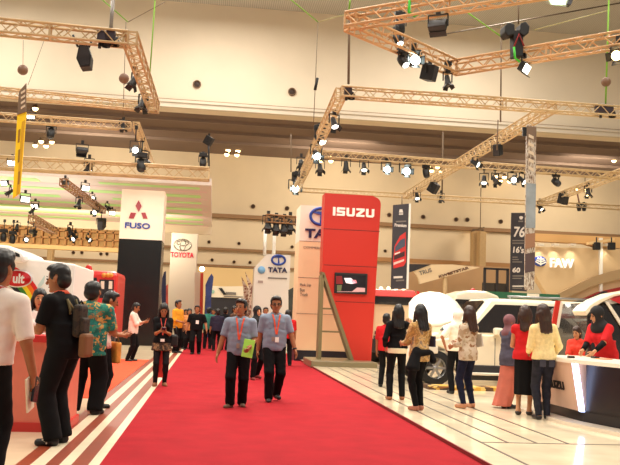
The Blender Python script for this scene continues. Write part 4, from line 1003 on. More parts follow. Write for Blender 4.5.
# green lettered fascia behind the cars
Yh = 25.0
t = empty('fascia_board', (at(523, 300, Yh).x, Yh, 0), 'long green fascia board behind the white cars', 'board')
MB().prism([at(x, y, Yh) for x, y in ((484, 291), (560, 294.6), (560, 300), (484, 297.5))], (0, .3, 0)).build('green_panel', mat('fascia_green', (34, 92, 64), .5), t)
a, b = at(527, 295.6, Yh), at(539, 295.9, Yh)
MB().box(a.x, b.x, Yh - .02, Yh, a.z - .04, a.z + .07).build('text_line', OFFW, t)
for x in (488, 555): a0 = at(x, 298, Yh).x; MB().box(a0, a0 + .12, Yh + .05, Yh + .2, 0, at(x, 296, Yh).z).build('post', DARK, t)

# leaning red and white board
Yj = 13.2
t = empty('standing_board', at(556, 350, Yj), 'slanted red and white board standing behind the cream sweater', 'board')
MB().prism([at(x, y, Yj) for x, y in ((552, 324), (556.3, 300.5), (560.6, 301), (556.4, 326))], (0, .04, 0)).build('red_face', RED, t)
MB().prism([at(x, y, Yj) for x, y in ((556.4, 326), (560.6, 301), (563.2, 302.5), (559, 328))], (0, .04, 0)).build('white_edge', OFFW, t)
q = at(557, 327, Yj); MB().tube((q.x, Yj + .02, PZ), (q.x, Yj + .02, q.z), .02, 8).build('stand_post', DARK, t)

# ---- dark car with raised tailgate by the counter
Yk2 = 13.4
t = empty('dark_wagon', (at(640, 360, Yk2).x, Yk2 + 1, PZ), 'black car with white edged raised tailgate behind the counter', 'car')
BC = mat('car_black', (24, 22, 24), .25, coat=.6)
def P_(pts, y): return [at(px, py, y) for px, py in pts]
MB().prism(P_(((588, 316), (594, 308), (605, 303), (670, 300), (690, 400), (590, 396)), Yk2), (0, 1.8, 0)).build('body', BC, t, .05)
MB().prism(P_(((596, 313), (607, 307), (622, 334), (600, 340)), Yk2), (0, -.012, 0)).build('rear_window', GL, t)
MB().prism(P_(((605, 302.5), (608, 302.2), (631, 337), (627.5, 338)), Yk2 - .03), (0, -.03, 0)).build('gate_edge', OFFW, t)
MB().prism(P_(((584.5, 311), (590, 305), (600, 299), (614, 293.5), (640, 289), (640, 291.6), (615, 296.5), (602, 302.4), (592, 309), (587, 316)), Yk2 - .03), (0, .5, 0)).build('tailgate', CW, t, .015)
MB().prism(P_(((610, 299.5), (622, 296.5), (634, 309), (620, 304)), Yk2 - .04), (0, -.02, 0)).build('red_label', mat('label_red', (190, 34, 40), .5), t)
MB().prism(P_(((604, 301.6), (640, 294), (640, 298), (612, 304)), Yk2 - .03), (0, .2, 0)).build('tailgate_glass', mat('tail_glass', (190, 186, 180), .1), t)
for xx in (at(606, 380, Yk2).x, at(668, 380, Yk2).x): wheel(t, xx, Yk2 + .03, PZ + .33, .33, .2)

# ---- reception counter facing the aisle
Fp, Np = ground(541, 413, PZ), ground(583.5, 425.2, PZ)
Np2 = ground(640, 436.5, PZ)
t = empty('reception_counter', (Fp + Np2) / 2, 'white topped counter with pink front panel, black side and lit edge', 'counter')
def frame2(a, b):
    u = (b - a); L = u.length; u.normalize(); return u, L, Vector((u.y, -u.x, 0)) * 1
u, L, n = frame2(Fp, Np)
if n.x > 0: n = -n
u2, L2, n2 = frame2(Np, Np2)
if n2.x > 0: n2 = -n2
H = .93 - PZ
zb = .17
UPZ = Vector((0, 0, 1))
back = -n * .75
MB().prism([Fp - n * .0, Np, Np2, Np2 - n2 * .75, Np - n * .75, Fp - n * .75], (0, 0, .2)).build('plinth', mat('counter_base', (30, 27, 28), .3), t)
# pink panel leaning out at the top
def pq(s, z_, out): return Fp + u * s + UPZ * z_ + n * out
MB().add([pq(-.0, .18, .03), pq(L * .97, .18, .03), pq(L * 1.0, H - .05, .16), pq(-.0, H - .05, .16)] + [pq(0, .18, -.7), pq(L * .97, .18, -.7), pq(L, H - .05, -.7), pq(0, H - .05, -.7)],
         [(0, 1, 2, 3), (7, 6, 5, 4), (0, 4, 5, 1), (1, 5, 6, 2), (2, 6, 7, 3), (3, 7, 4, 0)]).build('front_panel', mat('counter_pink', (226, 188, 164), .35), t)
MB().add([pq(L * .975, .18, .05), pq(L * 1.03, .18, .05), pq(L * 1.06, H - .05, .18), pq(L * 1.005, H - .05, .18)] + [pq(L * .975, .18, .0), pq(L * 1.03, .18, .0), pq(L * 1.06, H - .05, .12), pq(L * 1.005, H - .05, .12)],
         [(0, 1, 2, 3), (7, 6, 5, 4), (0, 4, 5, 1), (1, 5, 6, 2), (2, 6, 7, 3), (3, 7, 4, 0)]).build('light_strip', mat('led_blue_white', (225, 232, 255), .4, emit=5, ecol=(190, 205, 255)), t)
MB().prism([Np + UPZ * .18 + u2 * .05, Np2 + UPZ * .18, Np2 + UPZ * .18 - n2 * .7, Np + UPZ * .18 - n * .7 + u2 * .05], (0, 0, H - .23)).build('side_panel', mat('counter_black', (26, 23, 24), .3), t)
MB().prism([Fp + n * .2 - u * .05 + UPZ * (H - .05), Np + n * .2 + UPZ * (H - .05), Np2 + n2 * .2 + UPZ * (H - .05), Np2 - n2 * .78 + UPZ * (H - .05), Np - n * .78 + UPZ * (H - .05), Fp - n * .78 - u * .05 + UPZ * (H - .05)], (0, 0, .05)).build('counter_top', mat('counter_white', (248, 238, 220), .25), t)
a = pq(L * .28, .43, .03 + .13 * (.25 / (H - .23)) + .004); up2 = (pq(0, H - .05, .16) - pq(0, .18, .03)).normalized()
block_letters('ISUZU', a, u, up2, n, L * .44, .12, BLACK, t, .012)
# low white step under the counter
o = MB().prism([Fp + n * .28 - u * .2, Np + n * .3, Np2 + n2 * .32, Np2 + n2 * .02, Np + n * .02, Fp + n * .02 - u * .2], (0, 0, .05)).build('kick_step', mat('step_white', (236, 220, 200), .2)); tag(o, 'low white step along the foot of the white topped counter', 'step')
COUNTER = (Fp, Np, Np2, u, n, PZ + H)
# ================================================================== people
def A3(*p): return np.array(p, dtype=np.float32)
def smin(a, b, k):
    h = np.clip(.5 + .5 * (b - a) / k, 0, 1); return b + (a - b) * h - k * h * (1 - h)
def cone(P, a, b, ra, rb):
    a, b = A3(*a), A3(*b); ba = b - a; pa = P - a
    h = np.clip(pa @ ba / max(float(ba @ ba), 1e-9), 0, 1)
    return np.sqrt(((pa - h[:, None] * ba) ** 2).sum(1)) - (ra + (rb - ra) * h)
def ell(P, c, r, M=None):
    q = P - A3(*c)
    if M is not None: q = q @ M
    r = A3(*r); k0 = np.sqrt(((q / r) ** 2).sum(1)); k1 = np.sqrt(((q / (r * r)) ** 2).sum(1)) + 1e-9
    return k0 * (k0 - 1) / k1
def surface_nets(f, lo, hi, vox):
    n = np.ceil((np.array(hi) - np.array(lo)) / vox).astype(int) + 1
    ax = [lo[i] + np.arange(n[i]) * vox for i in range(3)]
    G = np.stack(np.meshgrid(*ax, indexing='ij'), -1).reshape(-1, 3).astype(np.float32)
    V = np.concatenate([f(G[i:i + 120000]) for i in range(0, len(G), 120000)]).reshape(n)
    s = V < 0
    cs = [(i, j, k) for i in (0, 1) for j in (0, 1) for k in (0, 1)]
    m = n - 1
    cnt = sum(s[c[0]:c[0] + m[0], c[1]:c[1] + m[1], c[2]:c[2] + m[2]].astype(np.int8) for c in cs)
    act = np.argwhere((cnt > 0) & (cnt < 8))
    if len(act) == 0: return np.zeros((0, 3)), []
    idx = -np.ones(m, dtype=int); idx[act[:, 0], act[:, 1], act[:, 2]] = np.arange(len(act))
    pos = np.zeros((len(act), 3)); num = np.zeros(len(act))
    val = {c: V[act[:, 0] + c[0], act[:, 1] + c[1], act[:, 2] + c[2]] for c in cs}
    for c in cs:
        for d in range(3):
            if c[d]: continue
            e = list(c); e[d] = 1; e = tuple(e)
            va, vb = val[c], val[e]; x = (va < 0) != (vb < 0)
            t = np.where(x, va / np.where(x, va - vb, 1), 0)
            p = np.repeat(np.array(c, float)[None], len(act), 0); p[:, d] += t
            pos += np.where(x[:, None], p, 0); num += x
    pos = (act + pos / num[:, None]) * vox + np.array(lo)
    F_ = []
    for d in range(3):
        a, b = (d + 1) % 3, (d + 2) % 3
        sl0 = [slice(None)] * 3; sl1 = [slice(None)] * 3
        sl0[d] = slice(0, n[d] - 1); sl1[d] = slice(1, n[d])
        for q in (a, b): sl0[q] = slice(1, n[q] - 1); sl1[q] = slice(1, n[q] - 1)
        s0, s1 = s[tuple(sl0)], s[tuple(sl1)]
        ed = np.argwhere(s0 != s1)
        if not len(ed): continue
        fl = s0[ed[:, 0], ed[:, 1], ed[:, 2]]
        base = ed.copy(); base[:, a] += 1; base[:, b] += 1
        def cell(da, db):
            c = base.copy(); c[:, a] += da; c[:, b] += db; return idx[c[:, 0], c[:, 1], c[:, 2]]
        q = np.stack([cell(-1, -1), cell(0, -1), cell(0, 0), cell(-1, 0)], 1)
        q[~fl] = q[~fl][:, ::-1]
        F_.append(q)
    F_ = np.concatenate(F_); F_ = F_[(F_ >= 0).all(1)]
    return pos, F_
def net_obj(name, parts, m, parent, scale=1.0):
    """parts: list of (f, lo, hi, vox) joined into one mesh"""
    vs, fs, o = [], [], 0
    for f, lo, hi, vox in parts:
        v, q = surface_nets(f, lo, hi, vox)
        if len(v) == 0: continue
        vs.append(v); fs.append(q + o); o += len(v)
    if not vs: return None
    v = np.concatenate(vs) * scale; q = np.concatenate(fs)
    me = bpy.data.meshes.new(name); me.from_pydata(v.tolist(), [], q.tolist())
    me.polygons.foreach_set('use_smooth', [True] * len(me.polygons))
    me.materials.append(m)
    ob = bpy.data.objects.new(name, me); COL.objects.link(ob)
    if parent is not None: ob.parent = parent
    ORG[ob.name] = Vector()
    return ob
def ik(a, b, l1, l2, pole):
    a, b, pole = np.array(a, float), np.array(b, float), np.array(pole, float)
    d = b - a; L = np.linalg.norm(d); mx = (l1 + l2) * .998
    if L > mx: b = a + d / L * mx; d = b - a; L = mx
    u = d / L; x = (l1 * l1 - l2 * l2 + L * L) / (2 * L); h = math.sqrt(max(l1 * l1 - x * x, 0))
    p = pole - u * (pole @ u); p /= np.linalg.norm(p) + 1e-9
    return a + u * x + p * h, b
def rotm(ax, ang):
    return np.array(Matrix.Rotation(ang, 3, Vector(ax)))
SKIN = mat('skin', (164, 104, 66), .55, noise=.03, nscale=20)
SKIN2 = mat('skin_light', (200, 140, 98), .55, noise=.03, nscale=20)
HAIRB = mat('hair_black', (20, 15, 14), .45, noise=.3, nscale=60)
HAIRN = mat('hair_brown', (52, 30, 20), .45, noise=.3, nscale=60)
EYE = mat('eye_dark', (22, 16, 14), .2); LIP = mat('lips', (160, 74, 66), .5); BROW = mat('brow', (30, 22, 20), .7)
def cloth(name, c, n=.05, sc=10): return mat(name, c, .85, noise=n, nscale=sc, spec=.2)
PEOPLE = {}
def person(key, label, px=None, py=None, top=None, h=None, pos=None, face=0, fem=False, lh=None, rh=None, feet=((.1, 0, 0), (-.1, 0, 0)), lean=(0, 0), head=(0, 0), toes=(12, -12),
           topw=None, bot=None, shoe=BLACK, hair=('short', HAIRB), skin=SKIN, base=0.0, far=False, group=None, wide=1.0, curl=(.5, .5), pole=None, drop=0, heel=False, face_on=True, name='person', polel=None):
    if pos is None:
        g = ground(px, py, base); pos = (g.x, g.y, base)
    if h is None:
        h = at(px, top, pos[1]).z - base
    s = h / (1.79 + {'hijab': .02}.get(hair[0], 0.012))
    vb = .022 if far else .0145
    # ---- skeleton in a 1.75 m body facing -Y
    sw = .165 if fem else .19
    cr = (.142, .1, .165) if fem else (.17, .11, .175)
    wr = (.112, .082, .15) if fem else (.142, .1, .15)
    pr = (.165, .115, .125) if fem else (.158, .112, .125)
    Mu = rotm((1, 0, 0), R(lean[0])) @ rotm((0, 1, 0), R(lean[1]))
    pv = np.array([0, 0, .95 - drop])
    up = lambda p: pv + Mu @ (np.array(p, float) - np.array([0, 0, .95]))
    Mh = Mu @ rotm((0, 0, 1), R(head[0])) @ rotm((1, 0, 0), R(head[1]))
    HS = 1.13
    nk = up((0, .01, 1.52)); hd = lambda p: nk + Mh @ (np.array(p, float) - np.array([0, .01, 1.52])) * HS
    sh = {1: up((sw - .004, .01, 1.405)), -1: up((-sw + .004, .01, 1.405))}
    tgt = {1: lh if lh is not None else (.27, -.06, .83), -1: rh if rh is not None else (-.27, -.06, .83)}
    if lh is None: tgt[1] = tuple(up((.25, -.05, .86)))
    if rh is None: tgt[-1] = tuple(up((-.25, -.05, .86)))
    el, wr_ = {}, {}
    for sd in (1, -1):
        pl = (pole if sd == -1 else polel) or (sd * .35, .7, -.45)
        el[sd], wr_[sd] = ik(sh[sd], tgt[sd], .295, .25, pl)
    hip = {1: np.array([.088, 0, .92 - drop]), -1: np.array([-.088, 0, .92 - drop])}
    kn, an, fd = {}, {}, {}
    for i, sd in enumerate((1, -1)):
        fx, fy, lf = feet[i]
        kn[sd], an[sd] = ik(hip[sd], (fx, fy + .03, .085 + lf), .435, .43, (sd * .1, -1, .0))
        a = R(toes[i]); fd[sd] = np.array([math.sin(a), -math.cos(a), -.0 - lf * 2.2]); fd[sd] /= np.linalg.norm(fd[sd])
    # ---- shapes
    def torso(P):
        d = ell(P, pv + np.array([0, .005, .015]), pr)
        d = smin(d, ell(P, up((0, 0, 1.12)), wr, Mu), .06)
        d = smin(d, ell(P, up((0, .005, 1.3)), cr, Mu), .06)
        for sx in (-1, 1): d = smin(d, cone(P, up((0, .012, 1.432)), up((sx * (sw - .02), .01, 1.4)), .064, .05), .04)
        if fem:
            for sx in (-1, 1): d = smin(d, ell(P, up((sx * .065, -.085, 1.275)), (.062, .055, .062), Mu), .03)
        return d
    def arm(P, sd, upto=2.0, off=0, cut=True):
        """upto: 1 elbow, 2 wrist"""
        r0, r1, r2 = (.048, .037, .026) if fem else (.056, .043, .031)
        if upto <= 1:
            e = sh[sd] + (el[sd] - sh[sd]) * upto; d = cone(P, sh[sd], e + (e - sh[sd]) * .0, r0 + off, r0 + (r1 - r0) * upto + off)
            if cut: dr = (el[sd] - sh[sd]); dr = dr / np.linalg.norm(dr); d = np.maximum(d, (P - A3(*e)) @ A3(*dr))
            return d
        d = cone(P, sh[sd], el[sd], r0 + off, r1 + off)
        e = el[sd] + (wr_[sd] - el[sd]) * (upto - 1)
        f = cone(P, el[sd], e, r1 + off, r1 + (r2 - r1) * (upto - 1) + off)
        if cut and upto < 2: dr = (wr_[sd] - el[sd]); dr = dr / np.linalg.norm(dr); f = np.maximum(f, (P - A3(*e)) @ A3(*dr))
        return smin(d, f, .02)
    lr = (.078, .052, .036) if fem else (.088, .059, .042)
    def leg(P, sd, off=0, r=None):
        r = r or lr
        d = cone(P, hip[sd], kn[sd], r[0] + off, r[1] + off)
        c_ = kn[sd] + (an[sd] - kn[sd]) * .3 + np.array([0, .012, 0])
        d = smin(d, cone(P, kn[sd], an[sd], r[1] - .002 + off, r[2] + off), .03)
        return smin(d, ell(P, c_, ((.042 if fem else .05) + off, (.05 if fem else .057) + off, .11)), .03)
    def foot(P, sd, off=0):
        d = cone(P, an[sd], an[sd] + np.array([0, 0, -.035]), .04 + off, .042 + off)
        b_ = an[sd] + fd[sd] * .135 + np.array([0, 0, -.052])
        return smin(d, cone(P, an[sd] + np.array([0, .015, -.045]), b_, .036 + off, .03 + off), .03)
    def he(P, c, r_): return ell(P, hd(c), tuple(q * HS for q in r_), Mh)
    def headf(P):
        d = he(P, (0, .018, 1.655), (.074, .092, .09))
        d = smin(d, he(P, (0, -.018, 1.585), (.056, .068, .075)), .035)
        d = smin(d, cone(P, hd((0, -.09, 1.64)), hd((0, -.106, 1.602)), .009, .015), .012)
        d = smin(d, he(P, (0, -.07, 1.53), (.026, .022, .018)), .02)
        for sx in (-1, 1): d = smin(d, he(P, (sx * .077, .015, 1.615), (.01, .022, .031)), .006)
        for sx in (-1, 1): d = np.maximum(d, -he(P, (sx * .03, -.098, 1.636), (.017, .016, .011)))
        return d
    def body(P):
        d = smin(torso(P), cone(P, up((0, .02, 1.44)), hd((0, .005, 1.56)), .056 if not fem else .047, .05 if not fem else .043), .03)
        d = smin(d, headf(P), .015)
        for sd in (1, -1):
            d = smin(d, arm(P, sd), .02); d = smin(d, leg(P, sd), .025); d = smin(d, foot(P, sd), .02)
        return d
    def hand(sd):
        w_ = wr_[sd]; dr = w_ - el[sd]; dr /= np.linalg.norm(dr)
        side = np.array([0, -1.0, .9]); side -= dr * (side @ dr)
        if np.linalg.norm(side) < .2: side = np.array([-sd * 1.0, 0, .3]); side -= dr * (side @ dr)
        side /= np.linalg.norm(side); pn = np.cross(side, dr)
        if pn @ np.array([-sd, 0, -.3]) < 0: pn = -pn
        pn /= np.linalg.norm(pn)
        cu = curl[0 if sd == 1 else 1]
        segs = []
        for i, (o_, L) in enumerate(((.03, .068), (.01, .076), (-.011, .07), (-.031, .056))):
            k0 = w_ + dr * .088 + side * o_ - dr * abs(o_) * .15
            segs.append((w_ + dr * .005 + side * o_ * .5, k0, .017, .0125))
            a1 = cu * .55; a2 = cu * 1.3
            m1 = k0 + (dr * math.cos(a1) + pn * math.sin(a1)) * L * .55 + side * o_ * .08
            m2 = m1 + (dr * math.cos(a2) + pn * math.sin(a2)) * L * .5
            segs += [(k0, m1, .0098, .0086), (m1, m2, .0086, .0068)]
        t0 = w_ + dr * .022 + side * .022; t1 = t0 + (dr * .7 + side * .62 + pn * .25) * .045; t2 = t1 + (dr * .85 + side * .2 + pn * .4) * .035
        segs += [(t0, t1, .014, .011), (t1, t2, .011, .0078)]
        def f(P):
            d = cone(P, w_ - dr * .03, w_ + dr * .01, .027 if not fem else .023, .024)
            for a, b, ra, rb in segs: d = smin(d, cone(P, a, b, ra, rb), .004)
            return d
        q = np.array([p for sg in segs for p in sg[:2]]); return f, q.min(0) - .03, q.max(0) + .03, (.014 if far else .0068)
    allp = np.array([sh[1], sh[-1], el[1], el[-1], wr_[1], wr_[-1], kn[1], kn[-1], an[1], an[-1], hd((0, 0, 1.65)), hip[1], hip[-1]])
    lo = allp.min(0) - np.array([.14, .17, .12]); hi = allp.max(0) + np.array([.14, .17, .12]); lo[2] = max(lo[2], -.03)
    lo[:2] = np.minimum(lo[:2], -.22); hi[:2] = np.maximum(hi[:2], .22)
    root = net_obj(name, [(body, lo, hi, vb), hand(1) , hand(-1)], skin, None, s)
    root.location = pos; root.rotation_euler.z = R(face); root.scale = (wide, 1, 1)
    ORG[root.name] = Vector(pos)
    tag(root, label, 'person', group)
    # ---- trousers or skirt
    bk = dict(kind='trousers', m=BLACK, end=.07, r=None); bk.update(bot or {})
    if bk['kind'] == 'trousers':
        rr = bk['r'] or (.1, .074, .062); rr = tuple(max(a_, b_ + .012) for a_, b_ in zip(rr, lr))
        def low(P):
            d = ell(P, pv + np.array([0, .008, .015]), (pr[0] + .014, pr[1] + .014, pr[2]))
            for sd in (1, -1):
                d = smin(d, cone(P, hip[sd], kn[sd], rr[0], rr[1]), .03)
                e = an[sd] + (kn[sd] - an[sd]) * max(0, (bk['end'] - .07) / .43)
                q = cone(P, kn[sd], e, rr[1], rr[2])
                q = smin(q, ell(P, kn[sd] + (an[sd] - kn[sd]) * .3 + np.array([0, .012, 0]), (.06, .068, .1)), .03)
                dr = (an[sd] - kn[sd]); dr = dr / np.linalg.norm(dr)
                q = np.maximum(q, (P - A3(*(e + dr * .03))) @ A3(*dr))
                d = smin(d, q, .025)
            d = d + .003 * np.sin(P[:, 2] * 38 + P[:, 0] * 20) * np.sin(P[:, 0] * 40 + P[:, 1] * 33 + P[:, 2] * 13)
            return np.maximum(d, P[:, 2] - (1.04 - drop))
        nm = bk.get('name', 'trousers')
    else:
        fl = bk.get('flare', .24); sx_, sy_ = bk.get('shift', (0, 0)); e_ = bk['end']
        def low(P):
            t_ = np.clip((1.02 - drop - P[:, 2]) / max(1.02 - drop - e_, .1), 0, 1)
            ax = .165 + (fl - .165) * t_ ** .8; ay = .125 + (fl * .8 - .125) * t_ ** .8
            x_, y_ = P[:, 0] - sx_ * t_ ** 2, P[:, 1] - sy_ * t_ ** 2
            an_ = np.arctan2(y_, x_); wv = 1 + .06 * t_ * np.sin(an_ * 7)
            d = (np.sqrt((x_ / (ax * wv)) ** 2 + (y_ / (ay * wv)) ** 2) - 1) * np.minimum(ax, ay) * .85
            d = np.minimum(d, ell(P, pv + np.array([0, .008, .015]), (pr[0] + .014, pr[1] + .014, pr[2])))
            return np.maximum(np.maximum(d, P[:, 2] - (1.04 - drop)), e_ - P[:, 2])
        nm = 'skirt'
    lo2 = lo.copy(); hi2 = hi.copy(); hi2[2] = 1.12
    if bk['kind'] != 'trousers':
        q = bk.get('flare', .24) + .06; sx_, sy_ = bk.get('shift', (0, 0))
        lo2[:2] = np.minimum(lo2[:2], [-q + min(sx_, 0), -q + min(sy_, 0)]); hi2[:2] = np.maximum(hi2[:2], [q + max(sx_, 0), q + max(sy_, 0)])
    net_obj(nm, [(low, lo2, hi2, vb)], bk['m'], root, s)
    # ---- top
    tk = dict(m=WHITE, sleeve=.75, hem=.84, off=.016, neck=True, name='shirt', open=False); tk.update(topw or {})
    of = tk['off']
    def shirt(P):
        d = torso(P)
        zr = P[:, 2]
        tt = np.clip((1.14 - drop - zr) / .24, 0, 1); tt = tt * tt * (3 - 2 * tt)
        rx_ = wr[0] + .01 + (pr[0] + .002 - wr[0] - .01) * tt; ry_ = wr[1] + .008 + (pr[1] + .002 - wr[1] - .008) * tt
        tail = (np.sqrt((P[:, 0] / rx_) ** 2 + ((P[:, 1] - .005) / ry_) ** 2) - 1) * ry_
        tail = np.maximum(tail, zr - (1.16 - drop))
        d = smin(d, np.maximum(tail, (tk['hem'] - .05) - zr), .05)
        if not fem: d = smin(d, ell(P, up((0, 0, 1.12)), (.146, .106, .2), Mu), .05)
        d = d - of + .0035 * np.sin(P[:, 0] * 31 + zr * 24) * np.sin(zr * 41 - P[:, 0] * 17 + P[:, 1] * 23)
        for sd in (1, -1): d = smin(d, arm(P, sd, tk['sleeve'], of * .75 + .002), .025)
        d = smin(d, cone(P, up((0, .018, 1.43)), up((0, .016, 1.485)), .07 if not fem else .06, .062 if not fem else .053), .03)
        d = np.maximum(d, tk['hem'] - drop - zr)
        q = (P - A3(*up((0, .0, 1.50)))) @ A3(*(Mu @ np.array([0, -.5, 1.0])))
        rad = np.sqrt(((P - A3(*up((0, 0, 1.5)))) ** 2).sum(1))
        d = np.maximum(d, np.where(rad < .16, q, -1))
        return d
    lo3 = lo.copy(); lo3[2] = max(lo[2], tk['hem'] - .06)
    hi3 = hi.copy(); hi3[2] = float(up((0, 0, 1.56))[2]) + .04
    if tk['sleeve'] > 1: hi3[2] = max(hi3[2], float(max(el[1][2], el[-1][2], wr_[1][2], wr_[-1][2])) + .08)
    net_obj(tk['name'], [(shirt, lo3, hi3, vb)], tk['m'], root, s)
    # ---- shoes
    if shoe is not None:
        for sd in (1, -1):
            def shf(P, sd=sd):
                side = np.array([fd[sd][1], -fd[sd][0], 0])
                d = foot(P, sd, .008); zf = an[sd][2] - .085
                if heel:
                    hb = an[sd] - fd[sd] * .035
                    d = np.minimum(np.maximum(d, P[:, 2] - (an[sd][2] - .02)), cone(P, hb + np.array([0, 0, -.04]), hb + np.array([0, 0, -.085]), .02, .012))
                return np.maximum(np.maximum(d, P[:, 2] - (an[sd][2] + .01)), zf + .002 - P[:, 2]) if abs(feet[0 if sd == 1 else 1][2]) < .02 else np.maximum(d, P[:, 2] - (an[sd][2] + .01))
            net_obj('shoe', [(shf, an[sd] - np.array([.2, .22, .12]), an[sd] + np.array([.2, .22, .06]), vb)], shoe, root, s)
    # ---- hair
    hk, hm = hair
    if hk in ('short', 'long', 'bob', 'tail'):
        nrm = Mh @ (np.array([0, .74, .68]) / 1.005)
        def hairf(P):
            rough = .0035 * np.sin(P[:, 0] * 140 + P[:, 2] * 60) * np.sin(P[:, 1] * 120 - P[:, 2] * 90)
            d = he(P, (0, .022, 1.672), (.083, .1, .096))
            if hk == 'short':
                d = smin(d, he(P, (0, -.03, 1.728), (.06, .055, .034)), .03) + rough
                nk_ = np.maximum(he(P, (0, .045, 1.61), (.078, .075, .085)), -((P - A3(*hd((0, .02, 1.6)))) @ A3(*(Mh @ np.array([0, 1.0, 0])))))
                top_ = np.maximum(d, -((P - A3(*hd((0, -.065, 1.712)))) @ A3(*(Mh @ np.array([0, .5, .866])))))
                d = smin(top_, nk_, .012)
                for sx in (-1, 1): d = np.minimum(d, he(P, (sx * .07, -.012, 1.655), (.012, .03, .04)))
            else:
                d = smin(d, he(P, (0, .05, 1.6), (.092, .085, .12)), .03)
                d = np.maximum(d, -((P - A3(*hd((0, -.055, 1.665)))) @ A3(*(Mh @ np.array([0, .88, .47])))))
                if hk != 'bob':
                    en = 1.37 if hk == 'long' else 1.4
                    bk_ = up((0, .142, en)) * .9 + hd((0, .12, en)) * .1
                    ax_ = Mu @ np.array([1.0, 0, 0])
                    q = 9.0
                    for w_ in (-1, -.33, .33, 1): q = np.minimum(q, cone(P, hd((w_ * .05, .055, 1.62)), bk_ + ax_ * w_ * (.068 if hk == 'long' else .045) + np.array([0, -abs(w_) * .012, (1 - abs(w_)) * -.02]), .05, .032))
                    d = smin(d, q, .03)
                    for sx in (-1, 1):
                        d = smin(d, cone(P, hd((sx * .08, .01, 1.62)), up((sx * .105, -.03 if hk == 'long' else .03, en + .05)), .03, .026), .025)
                d = d + rough
            return d
        o_ = hd((0, 0, 1.6))
        lo4 = o_ - np.array([.22, .24, .16 if hk == 'short' else .48]); hi4 = o_ + np.array([.22, .24, .24])
        net_obj('hair', [(hairf, lo4, hi4, min(vb, .012))], hm, root, s)
    elif hk == 'hijab':
        def hj(P):
            d = he(P, (0, .02, 1.655), (.09, .108, .106))
            d = smin(d, he(P, (0, -.005, 1.56)  , (.078, .088, .095)), .04)
            d = smin(d, ell(P, up((0, .0, 1.42)), (.165, .135, .13), Mu), .06)
            d = np.maximum(d, -he(P, (0, -.12, 1.612), (.06, .078, .084)))
            return d
        o_ = hd((0, 0, 1.6)); net_obj('headscarf', [(hj, o_ - np.array([.28, .28, .38]), o_ + np.array([.28, .28, .22]), min(vb, .0145))], hm, root, s)
    # ---- face
    if face_on:
        mb = MB(); B_ = lambda p: Vector(hd(p) * s)
        for sx in (-1, 1):
            MB().ball(B_((sx * .03, -.082, 1.637)), (.013 * s, .009 * s, .0085 * s), 8, 6).build('eye', EYE, root, local=True)
            MB().tube(B_((sx * .014, -.0835, 1.657)), B_((sx * .046, -.0755, 1.66)), .0045 * s, 5).build('eyebrow', BROW, root, local=True)
        MB().path([B_((-.024, -.0795, 1.563)), B_((0, -.0865, 1.5655)), B_((.024, -.0795, 1.563))], .0062 * s, 6).build('mouth', LIP, root, local=True)
    def surf(x, z_, f=shirt, back=False):
        ys = np.linspace(-.45, .2, 260) if not back else np.linspace(.45, -.2, 260)
        P = np.stack([np.full(260, x), ys, np.full(260, z_)], 1).astype(np.float32); v = f(P) < .004
        return ys[int(np.argmax(v))] if v.any() else (-.12 if not back else .12)
    info = dict(root=root, s=s, up=up, hd=hd, wr=wr_, el=el, sh=sh, surf=surf, Mu=Mu, an=an, low=low, shirt=shirt, pos=pos, face=face, wide=wide)
    PEOPLE[key] = info
    return info
def wpt(I, p):
    """local body point to world"""
    v = Vector((p[0] * I['s'] * I['wide'], p[1] * I['s'], p[2] * I['s'])); return Matrix.Rotation(R(I['face']), 3, 'Z') @ v + Vector(I['pos'])
def wdir(I, d): return Matrix.Rotation(R(I['face']), 3, 'Z') @ Vector(d)
def ribbon(I, pts, m, name, w=.016, th=.004, back=False):
    """strap lying on the shirt front or back; pts (x, z)"""
    s = I['s']; P = []
    for i in range(len(pts) - 1):
        for k_ in range(6):
            f = k_ / 6; P.append((pts[i][0] * (1 - f) + pts[i + 1][0] * f, pts[i][1] * (1 - f) + pts[i + 1][1] * f))
    P.append(pts[-1])
    sg = 1 if back else -1
    Q = [Vector((x, I['surf'](x, z_, back=back) + sg * th, z_)) * s for x, z_ in P]
    mb = MB(); v = []
    for i, q in enumerate(Q):
        d = Q[min(i + 1, len(Q) - 1)] - Q[max(i - 1, 0)]; d.normalize(); sd_ = Vector((0, sg, 0)).cross(d).normalized() * w * s / 2
        v += [q - sd_, q + sd_, q + sd_ + Vector((0, sg * th * s, 0)), q - sd_ + Vector((0, sg * th * s, 0))]
    f = []
    for i in range(len(Q) - 1):
        a = i * 4; b = a + 4
        f += [(a + k_, a + (k_ + 1) % 4, b + (k_ + 1) % 4, b + k_) for k_ in range(4)]
    f += [(3, 2, 1, 0), tuple(len(v) - 4 + k_ for k_ in range(4))]
    return mb.add(v, f).build(name, m, I['root'], local=True)
def patch(I, x, z_, w, h_, m, name, th=.006, back=False, up_=None):
    s = I['s']; sg = 1 if back else -1
    y = I['surf'](x, z_, back=back)
    return MB().obox(Vector((x, y + sg * th * .5, z_)) * s, (w * s / 2, 0, 0), (0, th * s, 0), (0, 0, h_ * s / 2)).build(name, m, I['root'], local=True)
